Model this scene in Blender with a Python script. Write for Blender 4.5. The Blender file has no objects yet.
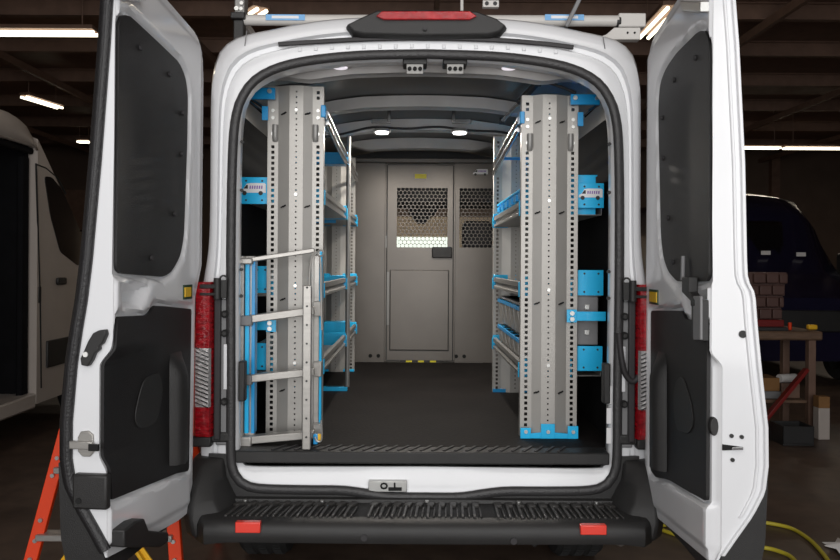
import bpy, bmesh, math, random
from mathutils import Vector, Matrix
random.seed(4)
SC = bpy.context.scene
COL = SC.collection
PI = math.pi

# ------------------------------------------------------------------ camera
F = 730.0; CX, CY, CZ = -0.05, -3.3, 1.65
VX, VY = 414.0, 264.0
ROLL = math.radians(0.35)
def S(Y): return F / (Y - CY)
def unroll(px, py):
    dx, dy = px - 420, py - 280
    c, s = math.cos(-ROLL), math.sin(-ROLL)
    return 420 + c*dx - s*dy, 280 + s*dx + c*dy
def P(px, py, Y):
    """real position, at depth Y, of a point measured in the photograph"""
    px, py = unroll(px, py); s = S(Y)
    return Vector((CX + (px - VX)/s, Y, CZ + (VY - py)/s))
def PX(px, Y, py=264): return P(px, py, Y).x
def PZ(py, Y, px=420): return P(px, py, Y).z
cam = bpy.data.objects.new('camera', bpy.data.cameras.new('camera'))
COL.objects.link(cam); SC.camera = cam
cam.location = (CX, CY, CZ); cam.rotation_euler = (PI/2, 0, 0)
cam.rotation_euler = (Matrix.Rotation(PI/2, 3, 'X') @ Matrix.Rotation(ROLL, 3, 'Z')).to_euler()
cam.data.sensor_width = 36; cam.data.lens = F/840*36
cam.data.shift_x = (420-VX)/840; cam.data.shift_y = -(280-VY)/840
cam.data.clip_start = .05; cam.data.clip_end = 200

# ------------------------------------------------------------------ materials
def mat(name, col, rough=.5, metal=0, coat=0, spec=.5, bump=0, bscale=40, var=0, vscale=6, emit=None, estr=0, trans=0, stretch=None):
    m = bpy.data.materials.new(name); m.use_nodes = True
    nt = m.node_tree; b = nt.nodes['Principled BSDF']
    c = (*col, 1)
    b.inputs['Base Color'].default_value = c
    b.inputs['Roughness'].default_value = rough
    b.inputs['Metallic'].default_value = metal
    b.inputs['Coat Weight'].default_value = coat
    b.inputs['Coat Roughness'].default_value = .08
    b.inputs['Specular IOR Level'].default_value = spec
    b.inputs['Transmission Weight'].default_value = trans
    tc = nt.nodes.new('ShaderNodeTexCoord')
    src = tc.outputs['Object']
    if stretch:
        mp = nt.nodes.new('ShaderNodeMapping'); mp.inputs['Scale'].default_value = stretch
        nt.links.new(src, mp.inputs['Vector']); src = mp.outputs['Vector']
    if var:
        n = nt.nodes.new('ShaderNodeTexNoise'); n.inputs['Scale'].default_value = vscale; n.inputs['Detail'].default_value = 6
        nt.links.new(src, n.inputs['Vector'])
        r = nt.nodes.new('ShaderNodeValToRGB')
        r.color_ramp.elements[0].position = .3; r.color_ramp.elements[1].position = .7
        r.color_ramp.elements[0].color = (*[x*(1-var) for x in col], 1)
        r.color_ramp.elements[1].color = (*[min(1, x*(1+var)) for x in col], 1)
        nt.links.new(n.outputs['Fac'], r.inputs['Fac']); nt.links.new(r.outputs['Color'], b.inputs['Base Color'])
    if bump:
        n = nt.nodes.new('ShaderNodeTexNoise'); n.inputs['Scale'].default_value = bscale; n.inputs['Detail'].default_value = 4
        nt.links.new(src, n.inputs['Vector'])
        bp = nt.nodes.new('ShaderNodeBump'); bp.inputs['Strength'].default_value = bump; bp.inputs['Distance'].default_value = .01
        nt.links.new(n.outputs['Fac'], bp.inputs['Height']); nt.links.new(bp.outputs['Normal'], b.inputs['Normal'])
    if emit:
        b.inputs['Emission Color'].default_value = (*emit, 1); b.inputs['Emission Strength'].default_value = estr
    return m
M = dict(
 paint=mat('white_paint', (.76,.77,.79), .28, coat=.6, var=.01),
 plastic=mat('black_plastic', (.021,.0205,.0203), .46, bump=.25, bscale=350, var=.15),
 panel=mat('black_door_panel', (.010,.0092,.0095), .5, bump=.2, bscale=300, var=.1),
 rubber=mat('black_rubber', (.03,.028,.03), .6, var=.15),
 seal=mat('door_seal_rubber', (.036,.035,.036), .42, bump=.3, bscale=120),
 dseal=mat('dark_door_seal', (.014,.0135,.0145), .45, bump=.3, bscale=120),
 lining=mat('dark_lining', (.006,.006,.007), .85, spec=.12, var=.2),
 roofin=mat('grey_roof_steel', (.10,.095,.09), .28, metal=.4, var=.12, vscale=3),
 bow=mat('roof_bow_steel', (.50,.49,.48), .35, metal=.2, var=.08),
 floor_r=mat('cargo_floor_rubber', (.0115,.0095,.009), .72, spec=.18, bump=.25, bscale=60, var=.25, vscale=3),
 steel=mat('light_grey_coated_steel', (.40,.385,.36), .38, metal=.35, var=.04),
 steel2=mat('mid_grey_coated_steel', (.25,.245,.235), .4, metal=.35, var=.05),
 part=mat('partition_grey_steel', (.165,.15,.135), .36, metal=.45, var=.07, vscale=3),
 partdark=mat('partition_seam', (.03,.03,.03), .6),
 alu=mat('brushed_aluminium', (.42,.405,.38), .36, metal=.6, var=.08, bump=.08, bscale=60, stretch=(1,1,8)),
 rack=mat('rack_pale_coating', (.62,.60,.57), .4),
 tread=mat('worn_step_rubber', (.045,.043,.041), .34, var=.4, vscale=60),
 chrome=mat('chrome', (.42,.42,.42), .2, metal=1),
 bolt=mat('zinc_bolt', (.62,.62,.60), .35, metal=.8),
 blue=mat('bright_blue_steel', (.012,.52,.93), .36, coat=.25, var=.04),
 blued=mat('blue_steel', (.006,.31,.68), .36, coat=.25, var=.04),
 dark=mat('dark_opening', (.004,.004,.004), .8),
 red=mat('red_lens', (.33,.004,.010), .15, coat=1, bump=.9, bscale=30, stretch=(1,1,3), var=.45, vscale=22),
 redbright=mat('red_reflector', (.85,.05,.03), .25, coat=.8, bump=.2, bscale=200),
 clear=mat('clear_lens', (.62,.60,.60), .1, metal=.6, coat=1, bump=.8, bscale=60, stretch=(1,1,3)),
 yellow=mat('amber_reflector', (.9,.55,.02), .3, coat=.6),
 yel=mat('yellow_label', (.75,.65,.03), .5),
 white=mat('white_label', (.85,.85,.86), .5),
 violet=mat('violet_print', (.30,.18,.5), .5),
 orange=mat('orange_fibreglass', (.78,.055,.008), .5, spec=.3, var=.05),
 ladyel=mat('yellow_plastic', (.85,.48,.02), .45),
 vanwhite=mat('parked_van_paint', (.46,.41,.37), .35, coat=.5, var=.03),  # one even brownish off-white
 glassd=mat('dark_window_glass', (.006,.006,.007), .06, coat=1),
 navy=mat('navy_paint', (.011,.010,.030), .25, coat=.8, var=.1),
 wood=mat('worn_bench_wood', (.15,.09,.055), .6, var=.25, vscale=9, stretch=(1,6,6)),
 card=mat('cardboard', (.24,.12,.04), .8, var=.1),
 binp=mat('dusty_pink_plastic', (.10,.05,.04), .5, var=.1),
 redp=mat('red_painted_metal', (.19,.012,.010), .4, var=.1),
 hose=mat('yellow_hose', (.52,.43,.03), .5),
 tyre=mat('tyre_rubber', (.018,.018,.018), .75, bump=.3, bscale=90),
 beam=mat('brown_ceiling_steel', (.17,.10,.07), .6, var=.15),
 lamp=mat('fluorescent_tube', (.9,.9,.85), .5, emit=(1,.88,.66), estr=3.2),
 led=mat('led_dome', (.9,.9,.9), .4, emit=(1,.97,.93), estr=6),
 ledoff=mat('led_dome_soft', (.7,.65,.7), .3, emit=(1,.93,1), estr=.75),
 exhaust=mat('exhaust_steel', (.5,.48,.45), .35, metal=.8, var=.1),
 greyp=mat('grey_plastic', (.20,.20,.205), .5, var=.05),
 seat=mat('seat_fabric', (.03,.03,.032), .9),
 paper=mat('crumpled_white_paper', (.7,.68,.66), .8),
 bluesign=mat('blue_sticker', (.20,.46,.80), .5),
)

# ------------------------------------------------------------------ mesh builder
class MB:
    def __init__(s): s.v = []; s.f = []; s.m = []
    def add(s, vs, fs, mi=0):
        o = len(s.v); s.v += [tuple(v) for v in vs]
        for f in fs: s.f.append([i+o for i in f]); s.m.append(mi)
        return s
    def box(s, a, b, mi=0):
        x0,x1 = sorted((a[0],b[0])); y0,y1 = sorted((a[1],b[1])); z0,z1 = sorted((a[2],b[2]))
        v = [(x,y,z) for x in (x0,x1) for y in (y0,y1) for z in (z0,z1)]
        return s.add(v, [(0,1,3,2),(4,6,7,5),(0,4,5,1),(2,3,7,6),(0,2,6,4),(1,5,7,3)], mi)
    def obox(s, p, q, w, h, up=(0,0,1), mi=0):
        """bar from p to q, w wide across, h along up"""
        p, q = Vector(p), Vector(q); d = (q-p).normalized(); u = Vector(up)
        r = d.cross(u).normalized(); u = r.cross(d).normalized()
        v = [e + r*a*w/2 + u*b*h/2 for e in (p,q) for a,b in ((-1,-1),(1,-1),(1,1),(-1,1))]
        return s.add(v, [(0,1,2,3),(7,6,5,4),(0,4,5,1),(1,5,6,2),(2,6,7,3),(3,7,4,0)], mi)
    def tube(s, pts, r, n=10, closed=False, mi=0, rr=None, cap=True):
        pts = [Vector(p) for p in pts]; N = len(pts); rings = []; prev = None
        for i, p in enumerate(pts):
            if closed: t = pts[(i+1)%N] - pts[i-1]
            else: t = pts[min(i+1,N-1)] - pts[max(i-1,0)]
            t.normalize()
            if prev is None:
                a = Vector((0,1,0)) if abs(t.y) < .9 else Vector((0,0,1))
                prev = (a - t*a.dot(t)).normalized()
            else: prev = (prev - t*prev.dot(t)).normalized()
            b = t.cross(prev); ra = r; rb = rr if rr else r
            rings.append([p + prev*ra*math.cos(2*PI*k/n) + b*rb*math.sin(2*PI*k/n) for k in range(n)])
        vs = [v for R in rings for v in R]; fs = []
        for i in range(N if closed else N-1):
            j = (i+1) % N
            for k in range(n): fs.append((i*n+k, i*n+(k+1)%n, j*n+(k+1)%n, j*n+k))
        if not closed and cap: fs += [tuple(range(n))[::-1], tuple((N-1)*n+k for k in range(n))]
        return s.add(vs, fs, mi)
    def prism(s, poly, fn, w0, w1, mi=0):
        """poly in 2D, fn(a,b,w)->world, extruded between w0 and w1"""
        n = len(poly)
        v = [fn(a,b,w0) for a,b in poly] + [fn(a,b,w1) for a,b in poly]
        f = [tuple(range(n))[::-1], tuple(range(n,2*n))] + [(i,(i+1)%n,n+(i+1)%n,n+i) for i in range(n)]
        return s.add(v, f, mi)
    def loft(s, rings, closed=True, mi=0, cap0=False, cap1=False):
        n = len(rings[0]); vs = [v for R in rings for v in R]; fs = []
        for i in range(len(rings)-1):
            for k in range(n if closed else n-1):
                fs.append((i*n+k, i*n+(k+1)%n, (i+1)*n+(k+1)%n, (i+1)*n+k))
        if cap0: fs.append(tuple(range(n))[::-1])
        if cap1: fs.append(tuple((len(rings)-1)*n+k for k in range(n)))
        return s.add(vs, fs, mi)
    def disc(s, c, r, d, axis='y', n=16, mi=0, r2=None):
        c = Vector(c); r2 = r if r2 is None else r2
        ax = {'x':(Vector((0,1,0)),Vector((0,0,1)),Vector((1,0,0))),'y':(Vector((1,0,0)),Vector((0,0,1)),Vector((0,1,0))),'z':(Vector((1,0,0)),Vector((0,1,0)),Vector((0,0,1)))}[axis]
        R = [[c+ax[0]*q*math.cos(2*PI*k/n)+ax[1]*q*math.sin(2*PI*k/n)+ax[2]*e for k in range(n)] for q,e in ((r,-d/2),(r2,d/2))]
        return s.loft(R, True, mi, True, True)
ROOT = {}
def obj(name, mb, mats, parent=None, smooth=False, bevel=0, seg=2, solid=0, sub=0, label=None, merge=0, local=False):
    me = bpy.data.meshes.new(name)
    me.from_pydata(mb.v, [], mb.f); me.validate()
    mats = mats if isinstance(mats, (list, tuple)) else [mats]
    for m in mats: me.materials.append(M[m] if isinstance(m, str) else m)
    if len(mb.m) == len(me.polygons):
        for p, i in zip(me.polygons, mb.m): p.material_index = i
    bm = bmesh.new(); bm.from_mesh(me)
    if merge: bmesh.ops.remove_doubles(bm, verts=bm.verts, dist=merge)
    bmesh.ops.recalc_face_normals(bm, faces=bm.faces)
    bm.to_mesh(me); bm.free()
    o = bpy.data.objects.new(name, me); COL.objects.link(o)
    if solid:
        md = o.modifiers.new('thickness', 'SOLIDIFY'); md.thickness = solid; md.offset = 0
    if bevel:
        md = o.modifiers.new('bevel', 'BEVEL'); md.width = bevel; md.segments = seg; md.limit_method = 'ANGLE'; md.angle_limit = .6
        md.harden_normals = False
    if sub:
        md = o.modifiers.new('sub', 'SUBSURF'); md.levels = sub; md.render_levels = sub
    if smooth or bevel:
        for p in me.polygons: p.use_smooth = True
        try: me.set_sharp_from_angle(angle=.7)
        except Exception: pass
    if parent:
        o.parent = parent
        if not local and parent.name in ROOT: o.location = -ROOT[parent.name]
    if label: o['label'] = label
    return o
def each(name, mb, mats, parent=None, **kw):
    """every loose piece of mb becomes a part of its own"""
    n=len(mb.v); par=list(range(n))
    def find(a):
        while par[a]!=a: par[a]=par[par[a]]; a=par[a]
        return a
    for f in mb.f:
        for k in f[1:]: par[find(k)]=find(f[0])
    groups={}
    for f,m in zip(mb.f,mb.m): groups.setdefault(find(f[0]),[]).append((f,m))
    out=[]
    for g in groups.values():
        idx=sorted({k for f,_ in g for k in f}); mp={k:i for i,k in enumerate(idx)}
        q=MB(); q.v=[mb.v[k] for k in idx]; q.f=[[mp[k] for k in f] for f,_ in g]; q.m=[m for _,m in g]
        out.append(obj(name,q,mats,parent,**kw))
    return out[0]
def thing(name, label, cat, loc=(0,0,0), group=None):
    o = bpy.data.objects.new(name, None); COL.objects.link(o); o.location = loc
    o.empty_display_size = .1
    ROOT[o.name] = Vector(loc); tag(o, label, cat, group); return o
def tag(o, label, cat, group=None):
    o['label'] = label; o['category'] = cat
    if group: o['group'] = group
    return o
def struct(o): o['kind'] = 'structure'; return o
def recenter(o):
    """give a one-mesh thing an origin at the bottom centre of its mesh"""
    vs = [v.co for v in o.data.vertices]
    c = Vector(((min(v.x for v in vs)+max(v.x for v in vs))/2, (min(v.y for v in vs)+max(v.y for v in vs))/2, min(v.z for v in vs)))
    o.data.transform(Matrix.Translation(-c)); o.location = c; return o
def interp(tab, x):
    if x <= tab[0][0]: return tab[0][1]
    for (a,b),(c,d) in zip(tab, tab[1:]):
        if x <= c: return b + (d-b)*(x-a)/(c-a)
    return tab[-1][1]
def sst(a, b, x):
    t = max(0, min(1, (x-a)/(b-a))); return t*t*(3-2*t)
def catmull(pts, k=10):
    out = []; n = len(pts)
    for i in range(n-1):
        p0 = pts[max(i-1,0)]; p1 = pts[i]; p2 = pts[i+1]; p3 = pts[min(i+2,n-1)]
        for j in range(k):
            t = j/k
            out.append(tuple(.5*((2*b)+(-a+c)*t+(2*a-5*b+4*c-d)*t*t+(-a+3*b-3*c+d)*t**3) for a,b,c,d in zip(p0,p1,p2,p3)))
    out.append(tuple(pts[-1])); return out
def resample(pts, n):
    L = [0]
    for a,b in zip(pts, pts[1:]): L.append(L[-1] + math.dist(a,b))
    out = []; j = 0
    for i in range(n):
        t = L[-1]*i/(n-1)
        while j < len(L)-2 and L[j+1] < t: j += 1
        f = (t-L[j])/max(1e-9, L[j+1]-L[j])
        out.append(tuple(a+(b-a)*f for a,b in zip(pts[j],pts[j+1])))
    return out
def contour(px, n=70, off=0, Y0=0):
    """half outline measured on the left of the photo -> closed symmetric outline in (x,z)"""
    h = []
    for x,y in px:
        p = P(x,y,Y0); h.append((p.x, p.z))
    h[0] = (0, h[0][1]); h[-1] = (0, h[-1][1])
    h = resample(catmull(h), n)
    full = h + [(-x,z) for x,z in h[-2:0:-1]]
    if off:
        N = len(full); o2 = []
        for i in range(N):
            a = full[i-1]; b = full[(i+1)%N]; dx,dz = b[0]-a[0], b[1]-a[1]; l = math.hypot(dx,dz) or 1
            o2.append((full[i][0] + off*dz/l*-1, full[i][1] + off*dx/l))   # sign fixed below
        ref = abs(o2[n//2][0]) > abs(full[n//2][0])
        if ref != (off > 0):
            o2 = [(2*f[0]-o[0], 2*f[1]-o[1]) for f,o in zip(full,o2)]
        full = o2
    return full
def ring(c, Y): return [(x,Y,z) for x,z in c]

# ------------------------------------------------------------------ garage (setting)
XL, XR, YF, YB, ZC = -12.0, 12.5, -6.0, 18.0, 5.0
def conc():
    m = mat('stained_concrete', (.10,.082,.068), .5)
    nt = m.node_tree; b = nt.nodes['Principled BSDF']
    tc = nt.nodes.new('ShaderNodeTexCoord')
    n1 = nt.nodes.new('ShaderNodeTexNoise'); n1.inputs['Scale'].default_value = .9; n1.inputs['Detail'].default_value = 8; n1.inputs['Distortion'].default_value = .6
    n2 = nt.nodes.new('ShaderNodeTexNoise'); n2.inputs['Scale'].default_value = 7; n2.inputs['Detail'].default_value = 6
    for n in (n1,n2): nt.links.new(tc.outputs['Object'], n.inputs['Vector'])
    mx = nt.nodes.new('ShaderNodeMath'); mx.operation = 'ADD'
    nt.links.new(n1.outputs['Fac'], mx.inputs[0]); nt.links.new(n2.outputs['Fac'], mx.inputs[1])
    r = nt.nodes.new('ShaderNodeValToRGB'); r.color_ramp.elements[0].position = .75; r.color_ramp.elements[1].position = 1.25
    r.color_ramp.elements[0].position = .38; r.color_ramp.elements[1].position = .66
    hv = nt.nodes.new('ShaderNodeMath'); hv.operation = 'MULTIPLY'; hv.inputs[1].default_value = .5
    nt.links.new(mx.outputs[0], hv.inputs[0]); nt.links.new(hv.outputs[0], r.inputs['Fac'])
    r.color_ramp.elements[0].color = (.060,.040,.030,1); r.color_ramp.elements[1].color = (.125,.085,.062,1)
    nt.links.new(r.outputs['Color'], b.inputs['Base Color'])
    r2 = nt.nodes.new('ShaderNodeMapRange'); r2.inputs['To Min'].default_value = .3; r2.inputs['To Max'].default_value = .6
    nt.links.new(n1.outputs['Fac'], r2.inputs['Value']); nt.links.new(r2.outputs['Result'], b.inputs['Roughness'])
    bp = nt.nodes.new('ShaderNodeBump'); bp.inputs['Strength'].default_value = .15
    nt.links.new(n2.outputs['Fac'], bp.inputs['Height']); nt.links.new(bp.outputs['Normal'], b.inputs['Normal'])
    return m
M['conc'] = conc()
def glassy():
    m=bpy.data.materials.new('clear_glass'); m.use_nodes=True; nt=m.node_tree; nt.nodes.clear()
    o=nt.nodes.new('ShaderNodeOutputMaterial'); mx=nt.nodes.new('ShaderNodeMixShader'); t=nt.nodes.new('ShaderNodeBsdfTransparent'); g=nt.nodes.new('ShaderNodeBsdfGlossy')
    t.inputs['Color'].default_value=(.9,.93,.92,1); g.inputs['Roughness'].default_value=.02; mx.inputs[0].default_value=.06
    nt.links.new(t.outputs[0],mx.inputs[1]); nt.links.new(g.outputs[0],mx.inputs[2]); nt.links.new(mx.outputs[0],o.inputs['Surface']); return m
M['clearglass']=glassy()
M['wallb'] = mat('brown_garage_wall', (.12,.08,.058), .8, var=.15, vscale=1.2)
struct(obj('floor', MB().box((XL,YF,-.2),(XR,YB,0)), 'conc'))
struct(obj('ceiling', MB().box((XL,YF,ZC),(XR,YB,ZC+.2)), 'beam'))
struct(obj('wall_back', MB().box((XL,YB,0),(XR,YB+.2,ZC)), 'wallb'))
struct(obj('wall_left', MB().box((XL-.2,YF,0),(XL,YB,ZC)), 'wallb'))
struct(obj('wall_right', MB().box((XR,YF,0),(XR+.2,YB,ZC)), 'wallb'))
fr = MB().box((XL,YF-.2,4.3),(XR,YF,ZC)).box((XL,YF-.2,0),(-7,YF,4.3)).box((7,YF-.2,0),(XR,YF,4.3))
struct(obj('wall_front', fr, 'wallb'))
# ceiling purlins and beams
tr = 1
for Y in (3.2, 4.6, 6.0, 7.6, 9.4, 11.4, 13.6, 16):
    b = MB().box((XL,Y-.05,ZC-.22),(XR,Y+.05,ZC-.2)).box((XL,Y-.012,ZC-.2),(XR,Y+.012,ZC)).box((XL,Y-.05,ZC-.02),(XR,Y+.05,ZC))
    struct(obj('trim_%d' % tr, b, 'beam')); tr += 1
for X in (-9,-6.2,-3.1,.2,4.4,7.4,10):
    struct(obj('trim_%d' % tr, MB().box((X-.03,3,ZC-.34),(X+.03,YB,ZC-.23)), 'beam')); tr += 1
for X in (8.3, 10.4):   # wall posts at the back right
    struct(obj('trim_%d' % tr, MB().box((X-.12,YB-.2,0),(X+.12,YB,ZC-.2)), 'beam')); tr += 1

def fixture(p, q, label, group=None):
    p, q = Vector(p), Vector(q); c = (p+q)/2
    t = thing('fluorescent_light', label, 'ceiling light', c)
    d = (q-p).normalized(); side = d.cross(Vector((0,0,1)))
    obj('housing', MB().obox(p+Vector((0,0,.06)), q+Vector((0,0,.06)), .22, .05), 'beam', t, bevel=.008)
    for k in (-1,1):
        obj('tube', MB().tube([p+side*.055*k, q+side*.055*k], .022, 10), 'lamp', t, smooth=True)
    for e in (p.lerp(q,.12), p.lerp(q,.88)):
        obj('hanger', MB().tube([e+Vector((0,0,.08)), (e.x,e.y,ZC-.001)], .008, 6), 'beam', t)
    L = bpy.data.lights.new('tube_light','AREA'); L.shape='RECTANGLE'; L.size=(q-p).length; L.size_y=.15; L.energy=LAMP_W*(q-p).length; L.color=(1,.86,.68)
    lo = bpy.data.objects.new('tube_light', L); COL.objects.link(lo); lo.parent = t
    lo.rotation_euler = (0,0,math.atan2(d.y,d.x)); lo.location=(0,0,-.03)
    return t
LAMP_W = 14
def fx(px0,py0,px1,py1,z,label,alongx=False):
    py0r = unroll(px0,py0)[1]; py1r = unroll(px1,py1)[1]
    Ya = F*(z-CZ)/(VY-py0r)+CY; Yb = F*(z-CZ)/(VY-py1r)+CY
    if alongx: Ya = Yb = (Ya+Yb)/2
    a = P(px0,py0,Ya); b = P(px1,py1,Yb); a.z = b.z = z
    return fixture(a,b,label)
fx(-18,33,96,34,4.5,'long fluorescent light crossing above the parked pale van at far left',True)
fx(24,97,60,108,4.5,'short slanting fluorescent light above the windscreen of the parked pale van')
fx(78,142,90,142,4.5,'smallest fluorescent light, far away just left of the open left door',True)
fx(644,38,673,8,4.5,'fluorescent light running away between the roof rack and the right door')
fx(734,148,780,148,4.2,'far fluorescent light right beside the edge of the right door',True)
fx(784,148,860,149,4.2,'far fluorescent light above the navy van at the right edge',True)
fixture((-1.2,15.4,4.4),(1.4,15.4,4.4),'added fluorescent light, out of view behind the van, lighting the far roller door')  # unseen lamp added to brighten the roller door behind the mesh
fx(246,20,262,10,4.5,'fluorescent light glimpsed behind the left end of the roof rack')

# ------------------------------------------------------------------ white van
VAN = thing('cargo_van', 'white cargo van seen from behind with both rear doors swung open', 'van', (0,2.6,0))
ZF = PZ(452, 0.0, 425)          # cargo floor height
ZF = .80
C_out = [(425,11),(340,15),(300,20),(270,26),(245,31),(229,37),(218,47),(213,58),(209.5,75),(208,95),(207.5,150),(206,240),(199,290),(197,330),(197,440),(199,490),(206,514),(230,521),(300,522),(425,522)]
C_seal = [(425,54),(360,55.5),(310,60.5),(278,68),(257,79),(245,93),(237,113),(233,150),(231,250),(231,400),(231,455),(234,472),(242,483),(258,488.5),(300,490),(340,490.5),(362,493),(388,497),(425,497.5)]
C_jamb = [(425,62),(360,63.5),(310,68.5),(280,74),(260,82),(248,93),(242.5,112),(240.5,150),(239.8,250),(239.8,400),(239.8,440),(240,455),(240.5,462),(246,465),(270,466),(300,466),(340,466),(388,466),(425,466)]
N = 80
c_o = contour(C_out, N); c_s = contour(C_seal, N); c_j = contour(C_jamb, N, 0, .045)
def mixc(a,b,t): return [(p[0]+(q[0]-p[0])*t, p[1]+(q[1]-p[1])*t) for p,q in zip(a,b)]
def scalec(c, sx, sz, z0=.6): return [(x*sx, z0+(z-z0)*sz) for x,z in c]
big = scalec(c_o, 1.02, 1.008)
rings = [ring(scalec(c_o,.86,.42),5.55), ring(scalec(c_o,.97,.50),5.3), ring(scalec(c_o,1.0,.62),4.75), ring(scalec(c_o,1.01,.9),4.05),
         ring(big,3.4), ring(big,2.2), ring(big,1.0), ring(big,.3), ring(scalec(c_o,1.012,1.004),.12), ring(c_o,.05), ring(mixc(c_o,c_s,.10),.015),
         ring(mixc(c_o,c_s,.30),.0), ring(mixc(c_o,c_s,.42),.0), ring(mixc(c_o,c_s,.47),.018), ring(mixc(c_o,c_s,.56),.022), ring(mixc(c_o,c_s,.62),.004),
         ring(mixc(c_o,c_s,.9),.0), ring(c_s,.006), ring(mixc(c_s,c_j,.35),.012), ring(mixc(c_s,c_j,.75),.02), ring(c_j,.035), ring(c_j,.055), ring(mixc(c_s,c_j,.6),.125)]
mb = MB().loft(rings, True, 0)
keep=[];glass=[]
for f in mb.f:
    c=[sum(mb.v[k][i] for k in f)/4 for i in range(3)]
    ((glass if (3.9<c[1]<5.3 and abs(c[0])<.80 and c[2]>1.35 and max(mb.v[k][2] for k in f)>1.5) else keep)).append(f)
mb.f=keep; mb.m=[0]*len(keep); gm=MB(); gm.add(mb.v,glass)
obj('windscreen', gm, 'clearglass', VAN, smooth=True)
obj('body', mb, 'paint', VAN, smooth=True)
# windscreen / nose closing
mb = MB().loft([ring(scalec(c_o,.86,.42),5.55)], True).add([],[])
mb = MB(); r0 = ring(scalec(c_o,.86,.42),5.55); mb.add(r0, [tuple(range(len(r0)))])
obj('nose', mb, 'paint', VAN)
# cargo lining (walls and roof inside)
CI = [(0,2.63),(.35,2.62),(.6,2.58),(.79,2.53),(.885,2.42),(.912,2.2),(.915,1.7),(.915,1.1),(.905,ZF-.02)]
half = resample(catmull([(-x,z) for x,z in CI]), 40)
def arc(z0=0, sx=1): return [(x*sx,z+z0) for x,z in half] + [(-x*sx,z+z0) for x,z in half[1:]][::1]
inner = half[::-1] + [(-x,z) for x,z in half[1:]]
iz = 9
mb = MB(); Ys = [.125,.4,1.2,2.1,3.02]
n = len(inner)
for a,b in zip(Ys,Ys[1:]):
    for k in range(n-1):
        q = [(inner[k][0],a,inner[k][1]),(inner[k+1][0],a,inner[k+1][1]),(inner[k+1][0],b,inner[k+1][1]),(inner[k][0],b,inner[k][1])]
        mi = 1 if (inner[k][1] > 2.36 and inner[k+1][1] > 2.36) else 0
        mb.add(q, [(0,1,2,3)], mi)
obj('cargo_lining', mb, ['lining','roofin'], VAN, smooth=True, merge=.0005)
def roofz(x): return interp([(0,2.63),(.15,2.628),(.35,2.62),(.5,2.60),(.6,2.58),(.7,2.56),(.79,2.53),(.885,2.42),(.91,2.2)], abs(x))
def roof_bow(Y, depth, drop, name='roof_bow', m='bow', xw=.86, back=.03):
    R = []
    K = 40
    for i in range(K+1):
        x = -xw + 2*xw*i/K; z = roofz(x) - .004; dr_=drop; drop_=dr_*(1-.85*sst(xw-.22,xw,abs(x)))
        R.append([(x,Y-depth/2-.03,z),(x,Y-depth/2,z-drop_),(x,Y-depth/6,z-drop_*.8),(x,Y+depth/6,z-drop_*.8),(x,Y+depth/2,z-drop_),(x,Y+depth/2+.03,z)])
    mb = MB().loft(R, True, 0, True, True)
    for x in (-.55,-.3,-.04,0,.04,.3,.55):
        mb.disc((x, Y-depth/2-.004, roofz(x)-drop*.62), .007, .006, 'y', 10, 1)
    return obj(name, mb, [m,'dark'], VAN, smooth=True)
roof_bow(.22,.08,.062,'rear_header',xw=.74)
roof_bow(1.0,.10,.058,xw=.76); roof_bow(1.68,.10,.068,xw=.76); roof_bow(2.42,.10,.075,xw=.6)
# header above the partition
# wiring looms on the roof
for Y,dz in ((.33,.03),(1.61,.062)):
    pts = [(x,Y+.01*math.sin(9*x),roofz(x)-dz+.008*math.sin(14*x)) for x in [(-.75+1.5*i/40) for i in range(41)]]
    obj('wiring', MB().tube(pts,.008,8), 'rubber', VAN, smooth=True)
for px,py in ((382,129),(458,129)):
    Y=1.72; x = PX(px,Y); z = roofz(x)-.076
    o = obj('dome_light', MB().disc((x,Y-.1,z),.062,.02,'z',20,0,.05), 'bow', VAN, smooth=True)
    obj('lens', MB().disc((x,Y-.1,z-.014),.044,.01,'z',20), 'led', o)
    L = bpy.data.lights.new('dome','AREA'); L.shape='DISK'; L.size=.09; L.energy=15; L.color=(1,.93,.84)
    lo = bpy.data.objects.new('dome_lamp',L); COL.objects.link(lo); lo.parent=VAN; lo.location=Vector((x,Y-.1,z-.03))-ROOT[VAN.name]
for px in (342,507):
    Y=.2; x=PX(px,Y,66); z=roofz(x)-.03
    o = obj('dome_light', MB().disc((x,Y-.075,z-.004),.052,.012,'z',20), 'bow', VAN, smooth=True)
    obj('lens', MB().disc((x,Y-.075,z-.010),.034,.012,'z',20), 'ledoff', o)
# L-shaped bracket clips on the roof
for px,s in ((386,1),(457,-1)):
    Y=1.25; x=PX(px,Y,112); z=roofz(x)
    obj('roof_clip', MB().obox((x+.02*s,Y,z-.004),(x+.02*s,Y,z-.09),.02,.02,(0,1,0)).obox((x+.03*s,Y,z-.085),(x-.09*s,Y,z-.085),.012,.03), 'chrome', VAN, bevel=.002)
# seal round the opening
sp = [(x,-.004,z) for x,z in mixc(c_s,c_j,.02)]
obj('opening_seal', MB().tube(sp,.017,12,True,rr=.022), 'seal', VAN, smooth=True)
# roof drip channel rubber
pts=[P(x,y,.0) for x,y in ((279,45),(300,43.5),(340,41),(380,39.3),(425,38.8),(470,39.6),(510,41.5),(545,44.5),(573,48))]
pts=[p+Vector((0,-.01,0)) for p in catmull([tuple(p) for p in pts],6) and [Vector(q) for q in catmull([tuple(p) for p in pts],6)]]
obj('roof_gutter', MB().tube(pts,.008,8,rr=.011), 'rubber', VAN, smooth=True)
mb=MB()
for i in range(17):
    px=300+i*16; py=interp([(280,51),(340,47),(425,46),(510,47.5),(570,53)],px); p=P(px,py,0)
    mb.box((p.x-.009,-.003,p.z-.010),(p.x+.009,.012,p.z+.010))
each('header_clip', mb, 'paint', VAN, bevel=.003)
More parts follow.
